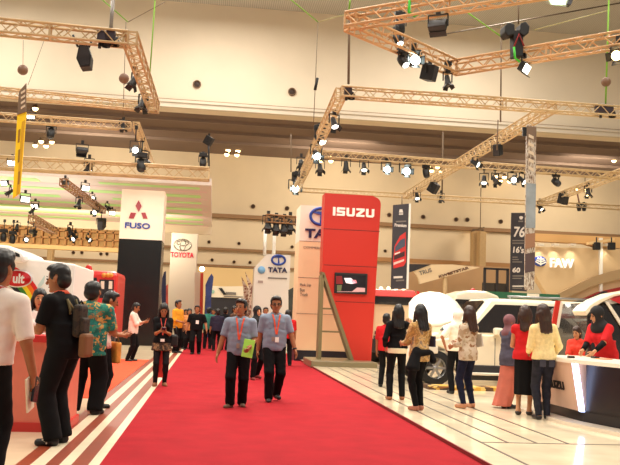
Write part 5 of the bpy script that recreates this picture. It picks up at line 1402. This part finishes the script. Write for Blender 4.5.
def collar(I, m, open_=.03, name='collar'):
    s = I['s']; n = 18; v = []; f = []
    c = I['up']((0, .014, 1.497))
    for i in range(n + 1):
        a = -PI / 2 + open_ * 4 + (2 * PI - open_ * 8) * i / n
        for r, dz in ((.061, .018), (.082, -.022)):
            drop_ = .02 * max(0, -math.sin(a))
            p = np.array([math.cos(a) * r * 1.05, math.sin(a) * r, dz - drop_]); p = c + I['Mu'] @ p; v.append(Vector(p) * s)
    k_ = len(v); 
    v += [p * 1.0 + Vector((p.x - c[0] * s, p.y - c[1] * s, 0)) * .1 for p in v[:k_]]
    for i in range(n):
        a = i * 2; f += [(a, a + 1, a + 3, a + 2), (a + k_, a + 2 + k_, a + 3 + k_, a + 1 + k_), (a, a + 2, a + 2 + k_, a + k_), (a + 1, a + 1 + k_, a + 3 + k_, a + 3)]
    f += [(0, k_, k_ + 1, 1), (2 * n, 2 * n + 1, 2 * n + 1 + k_, 2 * n + k_)]
    return MB().add(v, f, True).build(name, m, I['root'], local=True)
def held(name, label, cat, I, sd, size, m, off=(0, 0, 0), rot=(0, 0, 0), bevel=.004, p=None):
    """a flat thing held in hand sd (1 = their left)"""
    w_ = I['wr'][sd]; dr = w_ - I['el'][sd]; dr = dr / np.linalg.norm(dr)
    c = wpt(I, (w_ + dr * .09 + np.array(off)) if p is None else p)
    E = Matrix.Rotation(R(I['face'] + rot[2]), 3, 'Z') @ Matrix.Rotation(R(rot[0]), 3, 'X') @ Matrix.Rotation(R(rot[1]), 3, 'Y')
    o = MB().obox(c, E @ Vector((size[0] / 2, 0, 0)), E @ Vector((0, size[1] / 2, 0)), E @ Vector((0, 0, size[2] / 2))).build(name, m, None, bevel)
    return tag(o, label, cat), c, E
ORANGE = mat('lanyard_orange', (228, 84, 48), .7)
JEANB = cloth('black_denim', (14, 13, 15)); NAVYJ = cloth('navy_jeans', (24, 26, 48), .2, 20); GREYJ = cloth('dark_jeans', (40, 40, 48), .2, 12)
BLKT = cloth('black_cloth', (13, 12, 14)); CHAR = cloth('charcoal_cloth', (26, 23, 26))
BADGE = mat('badge_card', (246, 240, 232), .5)
PHONE = mat('phone_black', (18, 18, 22), .2)

# --- the two men in blue shirts
BSH = mat('blue_grey_shirt', (136, 146, 164), .85, noise=.05, nscale=14, spec=.2)
def staff(I, lan_z=1.2):
    collar(I, BSH, .06)
    for sx in (-1, 1): ribbon(I, [(sx * .062, 1.475), (sx * .04, 1.38), (sx * .004, lan_z)], ORANGE, 'lanyard', .024)
    ribbon(I, [(0, 1.44), (0, .87)], mat('shirt_placket', (126, 140, 164), .85), 'button_placket', .02, .002)
    for sx in (-1, 1): patch(I, sx * .085, 1.29, .09, .1, BSH, 'chest_pocket', .004); patch(I, sx * .085, 1.335, .094, .025, BSH, 'pocket_flap', .009)
I = person('blue1', 'man in grey blue shirt holding a green folder while walking on red carpet', 236.5, 408, 298, face=-6, head=(-22, 0), rh=(-.34, -.06, .82), lh=(.17, -.23, 1.0), feet=((.07, .1, 0.0), (-.1, -.1, 0)), toes=(14, -24),
           topw=dict(m=BSH, sleeve=.85, hem=.86, off=.02), bot=dict(m=BLKT, r=(.104, .08, .074)), shoe=mat('shoe_brown', (96, 70, 52), .5), wide=1.06, curl=(1.2, .5))
staff(I, 1.12); patch(I, -.012, 1.02, .05, .08, mat('badge_grey', (150, 130, 120), .5), 'name_badge')
held('folder', 'bright green folder held against the hip of a blue shirted man', 'folder', I, 1, (.16, .02, .26), mat('folder_green', (170, 236, 90), .5), rot=(-6, 8, -4), p=(.15, -.2, .985))
I = person('blue2', 'man with dark glasses in grey blue shirt and orange lanyard walking on carpet', 272, 402, 295, face=6, rh=(-.26, .06, .84), lh=(.33, -.1, .86), feet=((.09, .12, .05), (-.07, -.1, 0)), toes=(10, -8),
           topw=dict(m=BSH, sleeve=.85, hem=.86, off=.02), bot=dict(m=BLKT, r=(.104, .08, .07)), shoe=mat('shoe_dark', (44, 38, 36), .4), wide=1.06, head=(-4, 6))
staff(I, 1.14); patch(I, .012, 1.05, .06, .085, BADGE, 'name_badge'); patch(I, -.05, 1.06, .05, .07, mat('badge_grey', (150, 130, 120), .5), 'name_badge')
mb = MB()
for sx in (-1, 1):
    c_ = I['hd']((sx * .033, -.094, 1.637)) * I['s']
    mb.path([Vector(c_) + Vector((math.cos(a) * .024, 0, math.sin(a) * .017)) for a in [2 * PI * q / 12 for q in range(12)]], .0042, 5, True)
    mb.tube(Vector(I['hd']((sx * .057, -.092, 1.64)) * I['s']), Vector(I['hd']((sx * .08, .0, 1.635)) * I['s']), .0035, 5)
mb.build('glasses', BLACK, I['root'], local=True)
wv = I['wr'][1] * I['s']; MB().tube(wv - (wv - I['el'][1] * I['s']) * .02, wv - (wv - I['el'][1] * I['s']) * .12, .034, 10).build('wristwatch', BLACK, I['root'], local=True)

# --- left booth group
I = person('polo', 'man in white polo with red collar and black hair standing at the salmon counter', pos=(at(-17, 400, 6.3).x, 6.3, 0), h=1.82, face=170, rh=(-.345, -.04, .87), lh=(.27, -.08, .88), feet=((.1, .02, 0), (-.12, .02, 0)), lean=(0, -5),
           topw=dict(m=cloth('polo_white', (240, 226, 214), .03), sleeve=.95, hem=.93, off=.026), bot=dict(m=BLKT, r=(.104, .08, .074)), head=(-12, 0), wide=1.0, curl=(.5, .9))
collar(I, mat('collar_red', (196, 44, 44), .8), .0)
ribbon(I, [(-.09, 1.36), (.09, 1.36)], GREYT, 'back_print', .012, .003, True); ribbon(I, [(-.11, 1.335), (.07, 1.335)], GREYT, 'back_print', .012, .003, True)
held('tablet', 'dark phone held low by the man in white polo', 'phone', I, -1, (.02, .09, .19), PHONE, rot=(12, 0, 0), off=(.0, -.01, -.03))
held('paper', 'pale paper hanging behind the phone of the white polo man', 'paper', I, -1, (.012, .12, .26), mat('paper_cream', (236, 226, 196), .7), rot=(-16, 0, 0), off=(.035, .01, -.06), bevel=0)

I = person('tee', 'man in black T-shirt and orange lanyard facing the salmon counter with rucksack', 57.5, 444.5, 261.5, face=-112, rh=(-.1, -.42, 1.12), lh=(.15, -.38, 1.1), pole=(-.3, .2, -1), polel=(.3, .25, -1), feet=((.1, -.02, 0), (-.09, -.04, 0)), toes=(18, -10), lean=(10, 0), head=(8, 2),
           topw=dict(m=BLKT, sleeve=.8, hem=.84, off=.022, name='t_shirt'), bot=dict(m=JEANB, r=(.116, .094, .088)), shoe=mat('sneaker_black', (24, 23, 25), .5), wide=1.08, curl=(.9, .9))
for sx in (-1, 1): ribbon(I, [(sx * .06, 1.48), (sx * .05, 1.4), (sx * .01, 1.24)], ORANGE, 'lanyard', .028)
collar(I, ORANGE, .0, 'lanyard_loop')
for sd in (1, -1):
    a = I['an'][sd] * I['s']; d = 1 if sd > 0 else -1
    if sd == 1: MB().prism([Vector(a) + Vector((d * .055, y, z_)) for y, z_ in ((-.02, -.06), (-.02, -.015), (-.035, -.015), (-.065, -.045), (-.065, -.015), (-.08, -.015), (-.08, -.06), (-.065, -.06), (-.035, -.03), (-.035, -.06))], (d * .006, 0, 0)).build('shoe_mark', OFFW, I['root'], local=True)
patch(I, .0, .99, .1, .05, mat('shirt_print', (70, 66, 60), .7), 'shirt_print', .004)
held('leaflet', 'black and white leaflet held by the man in black T-shirt', 'leaflet', I, 1, (.2, .26, .008), pattern_mat('leaflet_print', [(240, 236, 230), (60, 50, 50), (236, 230, 224)], 14, .5), rot=(30, 10, 0), p=(.02, -.53, 1.14), bevel=0)
# rucksack
BPM = pattern_mat('rucksack_brown', [(40, 33, 27), (58, 46, 34), (30, 25, 22)], 9, .8, 'noise')
def on_back(I, name, label, size, zc_, m, sx=0, out=.0):
    y = I['surf'](sx, zc_, back=True) + out
    c = wpt(I, (sx, y + size[1] / 2 / I['s'] + .012, zc_)); E = Matrix.Rotation(R(I['face']), 3, 'Z')
    t = empty(name, c - Vector((0, 0, size[2] / 2)), label, 'bag')
    MB().obox(c, E @ Vector((size[0] / 2, 0, 0)), E @ Vector((0, size[1] / 2, 0)), Vector((0, 0, size[2] / 2))).build('bag_body', m, t, .05, segs=3)
    MB().obox(c + E @ Vector((0, size[1] * .6, -size[2] * .16)), E @ Vector((size[0] * .36, 0, 0)), E @ Vector((0, .03, 0)), Vector((0, 0, size[2] * .26))).build('front_pocket', m, t, .025)
    MB().path([c + E @ Vector((q, -.0, size[2] / 2 + .03 - abs(q) * .8)) for q in (-.05, -.025, 0, .025, .05)], .01, 6).build('handle', BLKT, t)
    return t, c, E
t, c, E = on_back(I, 'rucksack', 'brown green rucksack on the back of the man in black T-shirt', (.2, .09, .34), 1.22, BPM)
for sx in (-1, 1):
    pts = [(sx * .07, I['surf'](sx * .07, z_, back=True) + .016, z_) for z_ in (1.43, 1.38, 1.33, 1.28)]
    MB().path([wpt(I, q) for q in pts], .014, 6).build('strap', mat('strap_olive', (104, 92, 58), .8), t)
pts = [(.07 - (1.42 - z_) * .5, I['surf'](.07 - (1.42 - z_) * .5, z_, back=True) + .016, z_) for z_ in (1.42, 1.34, 1.26, 1.18, 1.1, 1.02)]
# shoulder pouch lower on him
q = wpt(I, (.0, .24, .98))
t2 = empty('shoulder_pouch', q, 'small tan pouch hanging below the brown rucksack', 'bag')
MB().obox(q, E @ Vector((.085, 0, 0)), E @ Vector((0, .045, 0)), Vector((0, 0, .12))).build('pouch_body', mat('pouch_tan', (128, 84, 50), .7), t2, .03)
MB().path([wpt(I, q_) for q_ in pts] + [q + Vector((0, 0, .1))], .012, 6).build('strap', mat('strap_tan', (140, 116, 70), .8), t2)

I = person('counterwoman', 'woman with long black hair behind the salmon counter in white black top', pos=(at(37.5, 330, 10.35).x, 10.35, 0), h=at(39, 287.5, 10.35).z, face=6, fem=True, head=(10, 2), rh=(-.1, -.33, 1.12), lh=(.12, -.32, 1.1), hair=('long', HAIRB), skin=SKIN2,
           topw=dict(m=pattern_mat('white_black_top', [(240, 232, 222), (240, 232, 222), (40, 34, 34)], 7, .8, 'noise'), sleeve=1.2), bot=dict(m=BLKT))
BATIK = pattern_mat('batik_teal', [(30, 120, 104), (24, 104, 96), (54, 142, 118), (30, 120, 104), (40, 128, 112), (206, 160, 84), (150, 110, 66)], 26, .85)
I = person('batik', 'man in teal floral batik shirt and black trousers seen from behind', 84, 414.5, 280, face=166, rh=(-.17, -.3, 1.1), lh=(.2, -.28, 1.08), feet=((.13, .0, 0), (-.12, -.03, 0)), lean=(2, 0), head=(0, 6),
           topw=dict(m=BATIK, sleeve=.95, hem=.79, off=.03), bot=dict(m=BLKT, r=(.116, .094, .09)), wide=1.22, shoe=BLACK)
collar(I, BATIK, .0)
I = person('pinkshirt', 'person in pale pink top bending forward beside the teal batik shirt', 97, 408, 289, face=128, fem=True, rh=(-.06, -.36, 1.1), lh=(.08, -.4, 1.12), lean=(8, 0), head=(-20, 12), hair=('short', HAIRB),
           topw=dict(m=pattern_mat('pink_print', [(230, 170, 156), (238, 206, 190), (206, 120, 110)], 18, .85), sleeve=.8, hem=.9), bot=dict(m=BLKT), skin=SKIN)
q = wpt(I, (-.06, -.2, .84))
t = empty('shoulder_bag', q - Vector((0, 0, .12)), 'orange tan bag hanging at the hip of the pink top', 'bag')
E = Matrix.Rotation(R(I['face']), 3, 'Z')
MB().obox(q, E @ Vector((.14, 0, 0)), E @ Vector((0, .04, 0)), Vector((0, 0, .15))).build('bag_body', mat('bag_orange', (222, 148, 62), .7, noise=.1, nscale=9), t, .03)
MB().path([q + E @ Vector((-.12, 0, .13)), wpt(I, (-.15, -.14, 1.25)), wpt(I, (-.12, 0, 1.47)), wpt(I, (.1, .16, 1.2))], .01, 6).build('strap', mat('strap_tan', (140, 116, 70), .8), t)
I = person('whiteshirt', 'man in white shirt looking at a phone before the black shaft', 131.5, 361.5, 302, face=84, rh=(-.1, -.34, 1.2), lh=(.08, -.36, 1.24), head=(0, 22), feet=((.1, -.02, 0), (-.12, .08, 0)), topw=dict(m=cloth('shirt_white2', (240, 222, 208), .03), sleeve=1.35, hem=.84, off=.024), bot=dict(m=BLKT), face_on=True)
held('phone', 'dark phone in the hand of the white shirted man by the shaft', 'phone', I, 1, (.075, .012, .15), PHONE, rot=(40, 0, 0), p=(0, -.43, 1.3))
# woman with phone
LEOP = pattern_mat('brown_print', [(70, 52, 38), (110, 84, 58), (50, 38, 30), (140, 108, 74)], 24, .85)
I = person('phonewoman', 'woman in black blouse and brown patterned shorts reading a phone at carpet edge', 159.5, 386.5, 302, face=6, fem=True, rh=(-.04, -.3, 1.2), lh=(.05, -.3, 1.17), head=(0, 24), hair=('long', HAIRB), skin=SKIN, curl=(1.1, 1.1), feet=((.1, 0, 0), (-.1, -.02, 0)),
           topw=dict(m=BLKT, sleeve=.9, hem=.92, off=.022, name='blouse'), bot=dict(m=CHAR, r=(.088, .06, .05)), shoe=mat('shoe_tan', (150, 96, 62), .5), wide=.98)
net_ = I
def shorts(I, m, end, fl, name='shorts'):
    s = I['s']
    def f(P):
        t_ = np.clip((1.0 - P[:, 2]) / (1.0 - end), 0, 1); ax = .185 + (fl - .185) * t_; ay = .14 + (fl * .75 - .14) * t_
        d = (np.sqrt((P[:, 0] / ax) ** 2 + ((P[:, 1] - .005) / ay) ** 2) - 1) * np.minimum(ax, ay)
        return np.maximum(np.maximum(d, P[:, 2] - 1.0), end - P[:, 2])
    return net_obj(name, [(f, np.array([-.4, -.35, end - .05]), np.array([.4, .35, 1.05]), .016)], m, I['root'], s)
shorts(I, LEOP, .76, .23)
patch(I, 0, .99, .09, .06, BADGE, 'name_badge', .02)
for sx in (-1, 1): ribbon(I, [(sx * .06, 1.46), (sx * .03, 1.3), (sx * .005, 1.1)], mat('lanyard_red', (200, 60, 44), .7), 'lanyard', .014)
held('phone', 'phone held in both hands of the woman at carpet edge', 'phone', I, 1, (.075, .014, .15), mat('phone_purple', (60, 30, 60), .3), rot=(50, 0, 0), p=(0, -.38, 1.21))
q = wpt(I, (.26, .02, .98)); t = empty('handbag', q - Vector((0, 0, .13)), 'black handbag on the arm of the woman at carpet edge', 'bag')
MB().obox(q, (.07, 0, 0), (0, .06, 0), (0, 0, .11)).build('bag_body', BLACK, t, .035); MB().path([q + Vector((-.05, 0, .1)), q + Vector((-.04, 0, .26)), q + Vector((.02, 0, .27)), q + Vector((.05, 0, .1))], .01, 6).build('handle', BLACK, t)
q = wpt(I, (0, -.03, .5)); tag(MB().obox(q, (.05, 0, 0), (0, .02, 0), (0, 0, .26)).build('shopping_bag', mat('bag_red', (214, 50, 40), .7), None, .01), 'narrow red bag between the legs of the woman at carpet edge', 'bag')

# --- far visitors along the carpet
YEL = cloth('amber_shirt', (230, 156, 44)); ORG_ = cloth('orange_shirt', (214, 122, 50)); TEAL = cloth('teal_shirt', (48, 112, 96)); NAV = cloth('navy_shirt', (44, 40, 58)); REDC = cloth('red_shirt', (204, 36, 40)); BRN = cloth('brown_shirt', (84, 60, 48))
I = person('polo_black', 'man in black polo and white badge walking along the carpet', 195, 354.5, 305, face=-4, topw=dict(m=BLKT, sleeve=.85, hem=.88, off=.024), bot=dict(m=BLKT), feet=((.1, .1, 0), (-.08, -.1, 0)), rh=(-.3, -.05, .85), lh=(.32, -.1, .9), wide=1.2, head=(-8, 0), far=True)
patch(I, .03, 1.18, .09, .13, BADGE, 'name_badge')
FG = 'visitors in the far aisle'
for a in [('yel', 'person in amber shirt standing before the pale grey pylon', 176, 353, 299.5, 60, YEL, 'short', 0), ('org1', 'person in orange shirt seen between amber shirt and black polo', 184, 349, 309, 40, ORG_, 'short', 0), ('org2', 'woman in tan orange top close behind the black polo man', 187.5, 350, 308, 10, cloth('tan_shirt', (196, 130, 80)), 'bob', 1),
          ('teal', 'person in teal shirt just past the black polo man', 207, 349, 307, 170, TEAL, 'short', 0), ('dk1', 'man in dark navy jacket seen from behind beside the teal shirt', 216, 351, 308.5, 185, NAV, 'short', 0), ('dk2', 'man in black jacket facing away in the far aisle group middle', 224, 350.5, 307, 150, BLKT, 'short', 0),
          ('dk3', 'man in brown jacket talking next to the walking pair', 233, 351.5, 305.5, 60, BRN, 'short', 0), ('red1', 'person in dark red top half behind the green folder man', 242.5, 348, 310, -60, cloth('dark_red_shirt', (140, 34, 38)), 'short', 1), ('bg1', 'small far visitor in grey shirt under the slanted tick sign', 211.5, 344, 309, 0, cloth('grey_shirt', (130, 116, 108)), 'short', 0)]:
    person(a[0], a[1], a[2], a[3], a[4], face=a[5], fem=bool(a[8]), topw=dict(m=a[6], sleeve=1.3, hem=.84, off=.026), bot=dict(m=BLKT), hair=(a[7], HAIRB), far=True, group=None, wide=1.15, rh=(-.15, -.25, 1.05) if a[5] not in (185, 0) else None, skin=SKIN)
I = person('hijab_far', 'woman in black headscarf seen between the two blue shirted men', 254.5, 380, 304.5, face=24, fem=True, head=(0, 0), hair=('hijab', mat('scarf_black', (22, 20, 22), .8)), topw=dict(m=BLKT, sleeve=1.9, hem=.8, off=.022), bot=dict(m=BLKT), shoe=mat('shoe_red_dark', (120, 40, 36), .5), skin=SKIN2, feet=((.12, .1, .04), (-.1, -.12, 0)))
person('red2', 'person in red shirt facing away beside the broad cream pylon', 286, 366, 309.5, face=190, topw=dict(m=REDC, sleeve=.9, hem=.88, off=.024), bot=dict(m=BLKT), wide=1.1, far=True)
person('red3', 'person in red shirt just behind the man with dark glasses', 264, 352, 307, face=10, topw=dict(m=REDC, sleeve=.9, hem=.88, off=.024), bot=dict(m=BLKT), wide=1.2, far=True)

# --- right hand booth visitors (platform floor)
I = person('blackwoman', 'woman in black top with white waist band and long black hair by the truck cab', 396, 400, 303.5, face=176, fem=True, base=PZ, hair=('long', HAIRB), rh=(-.3, -.28, 1.42), lh=(.22, -.12, .98), pole=(-.8, .2, -.5), topw=dict(m=BLKT, sleeve=1.9, hem=.96, off=.022), bot=dict(m=BLKT, r=(.094, .07, .058)), shoe=mat('heel_brown', (150, 92, 56), .5), heel=True, feet=((.13, .0, 0), (-.12, -.08, 0)), wide=.98, curl=(.5, 1.0))
def band(I, m, z0, z1, name, gx=.19, gy=.145):
    def f(P):
        d = (np.sqrt((P[:, 0] / gx) ** 2 + ((P[:, 1] - .006) / gy) ** 2) - 1) * gy
        return np.maximum(np.maximum(d, P[:, 2] - z1), z0 - P[:, 2])
    return net_obj(name, [(f, np.array([-.3, -.3, z0 - .05]), np.array([.3, .3, z1 + .05]), .012)], m, I['root'], I['s'])
band(I, cloth('white_band', (238, 226, 190)), .87, .97, 'under_shirt', .19, .148)
person('redboy', 'person in red shirt half hidden by the black topped woman', pos=(at(385, 380, 15.6).x, 15.6, PZ), h=at(386, 313, 15.6).z - PZ, face=150, base=PZ, topw=dict(m=REDC, sleeve=.9, hem=.88, off=.022), bot=dict(m=BLKT), far=False)
TANT = pattern_mat('tan_print_top', [(196, 152, 84), (170, 130, 76), (214, 176, 116), (150, 130, 110)], 12, .85, 'noise')
I = person('tanwoman', 'woman in tan yellow top with black jacket tied at waist and long hair', 418, 410.5, 303, face=-158, fem=True, base=PZ, hair=('long', HAIRB), head=(-20, 8), rh=(-.16, -.28, 1.1), lh=(.14, -.32, 1.1), topw=dict(m=TANT, sleeve=1.7, hem=.82, off=.02), bot=dict(m=BLKT, r=(.09, .062, .05)), shoe=mat('shoe_pinktan', (176, 110, 86), .5), feet=((.07, 0, 0), (-.07, -.05, 0)), wide=.98)
held('book', 'dark navy booklet carried by the tan topped woman', 'book', I, -1, (.03, .22, .16), mat('book_navy', (40, 40, 66), .5), rot=(0, 0, 0), p=(-.22, .02, 1.16))
s = I['s']
def jack(P):
    d = cone(P, (.14, .1, 1.0), (.24, .14, .72), .07, .12); d = smin(d, cone(P, (-.1, .14, .98), (.14, .12, .96), .05, .07), .04); d = smin(d, cone(P, (-.2, .06, .96), (-.22, .1, .84), .05, .06), .03)
    return np.maximum(d, .68 - P[:, 2])
net_obj('tied_jacket', [(jack, np.array([-.4, -.2, .6]), np.array([.5, .4, 1.15]), .015)], BLKT, I['root'], s)
I = person('whitehijab', 'woman in white headscarf and white blouse before the raised bonnet', pos=(at(456, 380, 14.6).x, 14.6, PZ), h=at(456, 308, 14.6).z - PZ, face=186, fem=True, base=PZ, hair=('hijab', mat('scarf_white', (250, 242, 226), .8)), rh=(-.24, -.06, .98), pole=(-.9, .4, -.1), polel=(.9, .4, -.1), lh=(.24, -.05, .98), topw=dict(m=cloth('blouse_white', (250, 240, 220), .02), sleeve=.95, hem=.9, off=.03), bot=dict(m=BLKT))
SHAWL = pattern_mat('grey_tan_top', [(176, 150, 120), (206, 190, 168), (150, 108, 70)], 8, .85, 'noise')
I = person('brownhair', 'woman with long brown hair, tan top and navy jeans by the white car', 467, 408, 305, face=-150, fem=True, base=PZ, hair=('long', HAIRN), head=(-10, 4), rh=(-.12, -.3, 1.12), lh=(.16, -.24, 1.06), topw=dict(m=SHAWL, sleeve=1.6, hem=.83, off=.02), bot=dict(m=NAVYJ, r=(.092, .066, .05)), shoe=mat('sandal_tan', (196, 136, 100), .5), feet=((.13, .0, 0), (-.12, -.02, 0)), wide=.98)
held('brochure', 'grey white brochures in the arms of the brown haired woman', 'brochure', I, -1, (.03, .26, .2), mat('brochure_grey', (200, 190, 176), .5), rot=(10, 0, 0), p=(-.235, -.02, 1.17))
I = person('mauve', 'woman in mauve headscarf, grey jacket and long salmon skirt', 508, 408, 313, face=104, fem=True, base=PZ, hair=('hijab', mat('scarf_mauve', (122, 78, 84), .8, noise=.1)), rh=(-.14, -.3, 1.02), lh=(.1, -.32, 1.04), head=(0, 10), topw=dict(m=cloth('jacket_slate', (84, 82, 98), .1), sleeve=1.9, hem=.8, off=.03), bot=dict(kind='skirt', m=cloth('skirt_salmon', (196, 110, 92), .06, 6), end=.045, flare=.2, shift=(0, .16)), shoe=BLACK)
held('brochure', 'white leaflet in the hands of the mauve headscarf woman', 'brochure', I, 1, (.2, .012, .13), mat('leaflet_white', (240, 230, 224), .5), rot=(60, 0, 0), p=(0, -.38, 1.05))
I = person('redtop', 'woman in sleeveless red top and black skirt with brown hair at the counter', 524, 415, 304.5, face=152, fem=True, base=PZ, hair=('tail', HAIRN), head=(26, 4), rh=(-.2, -.16, .98), lh=(.14, -.28, 1.06), topw=dict(m=REDC, sleeve=.28, hem=.9, off=.02), bot=dict(kind='skirt', m=BLKT, end=.33, flare=.165), shoe=mat('sandal_black', (40, 30, 28), .5), feet=((.09, 0, 0), (-.08, -.06, 0)), skin=SKIN2, heel=True, wide=.98)
I = person('sweater', 'woman in cream sweater and dark jeans with wavy brown hair at counter', 543.5, 419.5, 303, face=178, fem=True, base=PZ, hair=('long', HAIRN), head=(10, 4), lean=(-2, 3), rh=(-.22, -.16, .99), lh=(.16, -.25, 1.02), topw=dict(m=cloth('sweater_cream', (244, 220, 160), .05, 24), sleeve=1.9, hem=.92, off=.02), bot=dict(m=GREYJ, r=(.098, .07, .054)), shoe=mat('shoe_black2', (36, 32, 34), .4), feet=((.09, 0, 0), (-.07, -.07, 0)), heel=True, wide=.98)
for sx in (-1, 1):
    y = .146; MB().obox(Vector((sx * .075, y, .87)) * I['s'], (.045, 0, 0), (0, .004, 0), (0, 0, .05)).build('back_pocket', cloth('jean_pocket', (66, 64, 72)), I['root'], local=True)
# behind the counter
Fp, Np, Np2, u_, n_, zt_ = COUNTER
pp = at(606, 380, 11.9)
I = person('counterhijab', 'woman in black headscarf and red top leaning on the white counter top', pos=(pp.x, 11.9, PZ), h=1.72, face=-62, fem=True, base=PZ, lean=(20, 0), head=(-18, 4), drop=.0, hair=('hijab', mat('scarf_black', (22, 20, 22), .8)), rh=(-.1, -.5, 1.0), lh=(.14, -.52, 1.0), polel=(.9, .3, -.3), topw=dict(m=REDC, sleeve=.95, hem=.86, off=.03), bot=dict(m=BLKT), skin=SKIN2, wide=.98)
for sd in (1, -1):
    a, b = I['el'][sd], I['wr'][sd]
    MB().tube(Vector(a + (b - a) * .02) * I['s'], Vector(a + (b - a) * .8) * I['s'], .05, 12, .036).build('black_sleeve', BLKT, I['root'], local=True)
pp = at(577, 380, 13.2)
I = person('redcounter', 'person in orange red top behind the counter beside the black headscarf', pos=(pp.x, 13.2, PZ), h=at(577, 325.5, 13.2).z - PZ, face=-40, fem=True, base=PZ, hair=('bob', HAIRN), topw=dict(m=cloth('orange_red', (222, 66, 50)), sleeve=1.2, hem=.86, off=.026), bot=dict(m=BLKT), head=(-10, 16), rh=(-.14, -.34, .98), lh=(.14, -.34, .98), skin=SKIN2) 
# small things on the counter
for i, (px_, Y_, m_, sz, nm, lb) in enumerate(((571, 10.95, PHONE, (.09, .06, .03), 'phone', 'dark phone lying on white counter near the lit strip'), (604, 10.9, mat('leaf_orange', (222, 120, 70), .5), (.2, .13, .012), 'leaflet', 'orange leaflet lying on the white counter top'), (595, 11.1, PHONE, (.07, .14, .03), 'phone', 'black phone on white counter under the leaning woman'))):
    q = at(px_, 366, Y_); tag(MB().obox((q.x, Y_, zt_ + sz[2] / 2 + .001), (sz[0] / 2, 0, 0), (0, sz[1] / 2, 0), (0, 0, sz[2] / 2)).build(nm, m_, None, .003), lb, nm)
# ================================================================== light
w = bpy.data.worlds.new('world'); S.world = w; w.use_nodes = True
bg = w.node_tree.nodes['Background']; bg.inputs['Color'].default_value = (1.0, .91, .8, 1); bg.inputs['Strength'].default_value = .36
def area(name, loc, size, energy, rot=(0, 0, 0), col=(1, .94, .85), sy=None):
    ld = bpy.data.lights.new(name, 'AREA'); ld.energy = energy; ld.color = col; ld.size = size; ld.shape = 'RECTANGLE'; ld.size_y = sy or size
    o = bpy.data.objects.new(name, ld); COL.objects.link(o); o.location = loc; o.rotation_euler = rot
    return o
# high bay hall lights under the main ceiling
for x in (-16, 0, 16):
    for y in (4, 18, 32, 46):
        area('hall_light', (x, y, ZT - 1), 5, 1800)
# booth spotlights over the stands
for x, y, z_, e in ((5, 10.5, 7.3, 260), (4, 15.5, 7.3, 330), (-4, 10, 7.3, 150), (0, 14, 7.4, 150), (0, 24, 7.4, 220), (6, 24, 7.3, 260), (-3, 28, 6.0, 200)):
    area('booth_light', (x, y, z_), 1.2, e * .9, col=(1, .93, .8))
# lamps under the low rear soffit
for x in (-30, -10, 10, 30):
    area('soffit_light', (x, 60, ZC - 2.2), 4, 1000, rot=(R(72), 0, 0), col=(1, .86, .66))
area('gallery_fill', (-10, 44, 5.4), 16, 700, rot=(R(88), 0, 0), col=(1, .85, .62), sy=.3)  # added fill without a fixture, brightens the lattice gallery
area('canopy_fill', (-9, 36, 4.6), 8, 260, rot=(R(180), 0, 0), col=(1, .95, .88))  # added fill without a fixture, brightens the canopy underside
S.view_settings.view_transform = 'Standard'; S.view_settings.look = 'None'; S.view_settings.gamma = 1; S.view_settings.use_curve_mapping = False
S.view_settings.exposure = -0.12
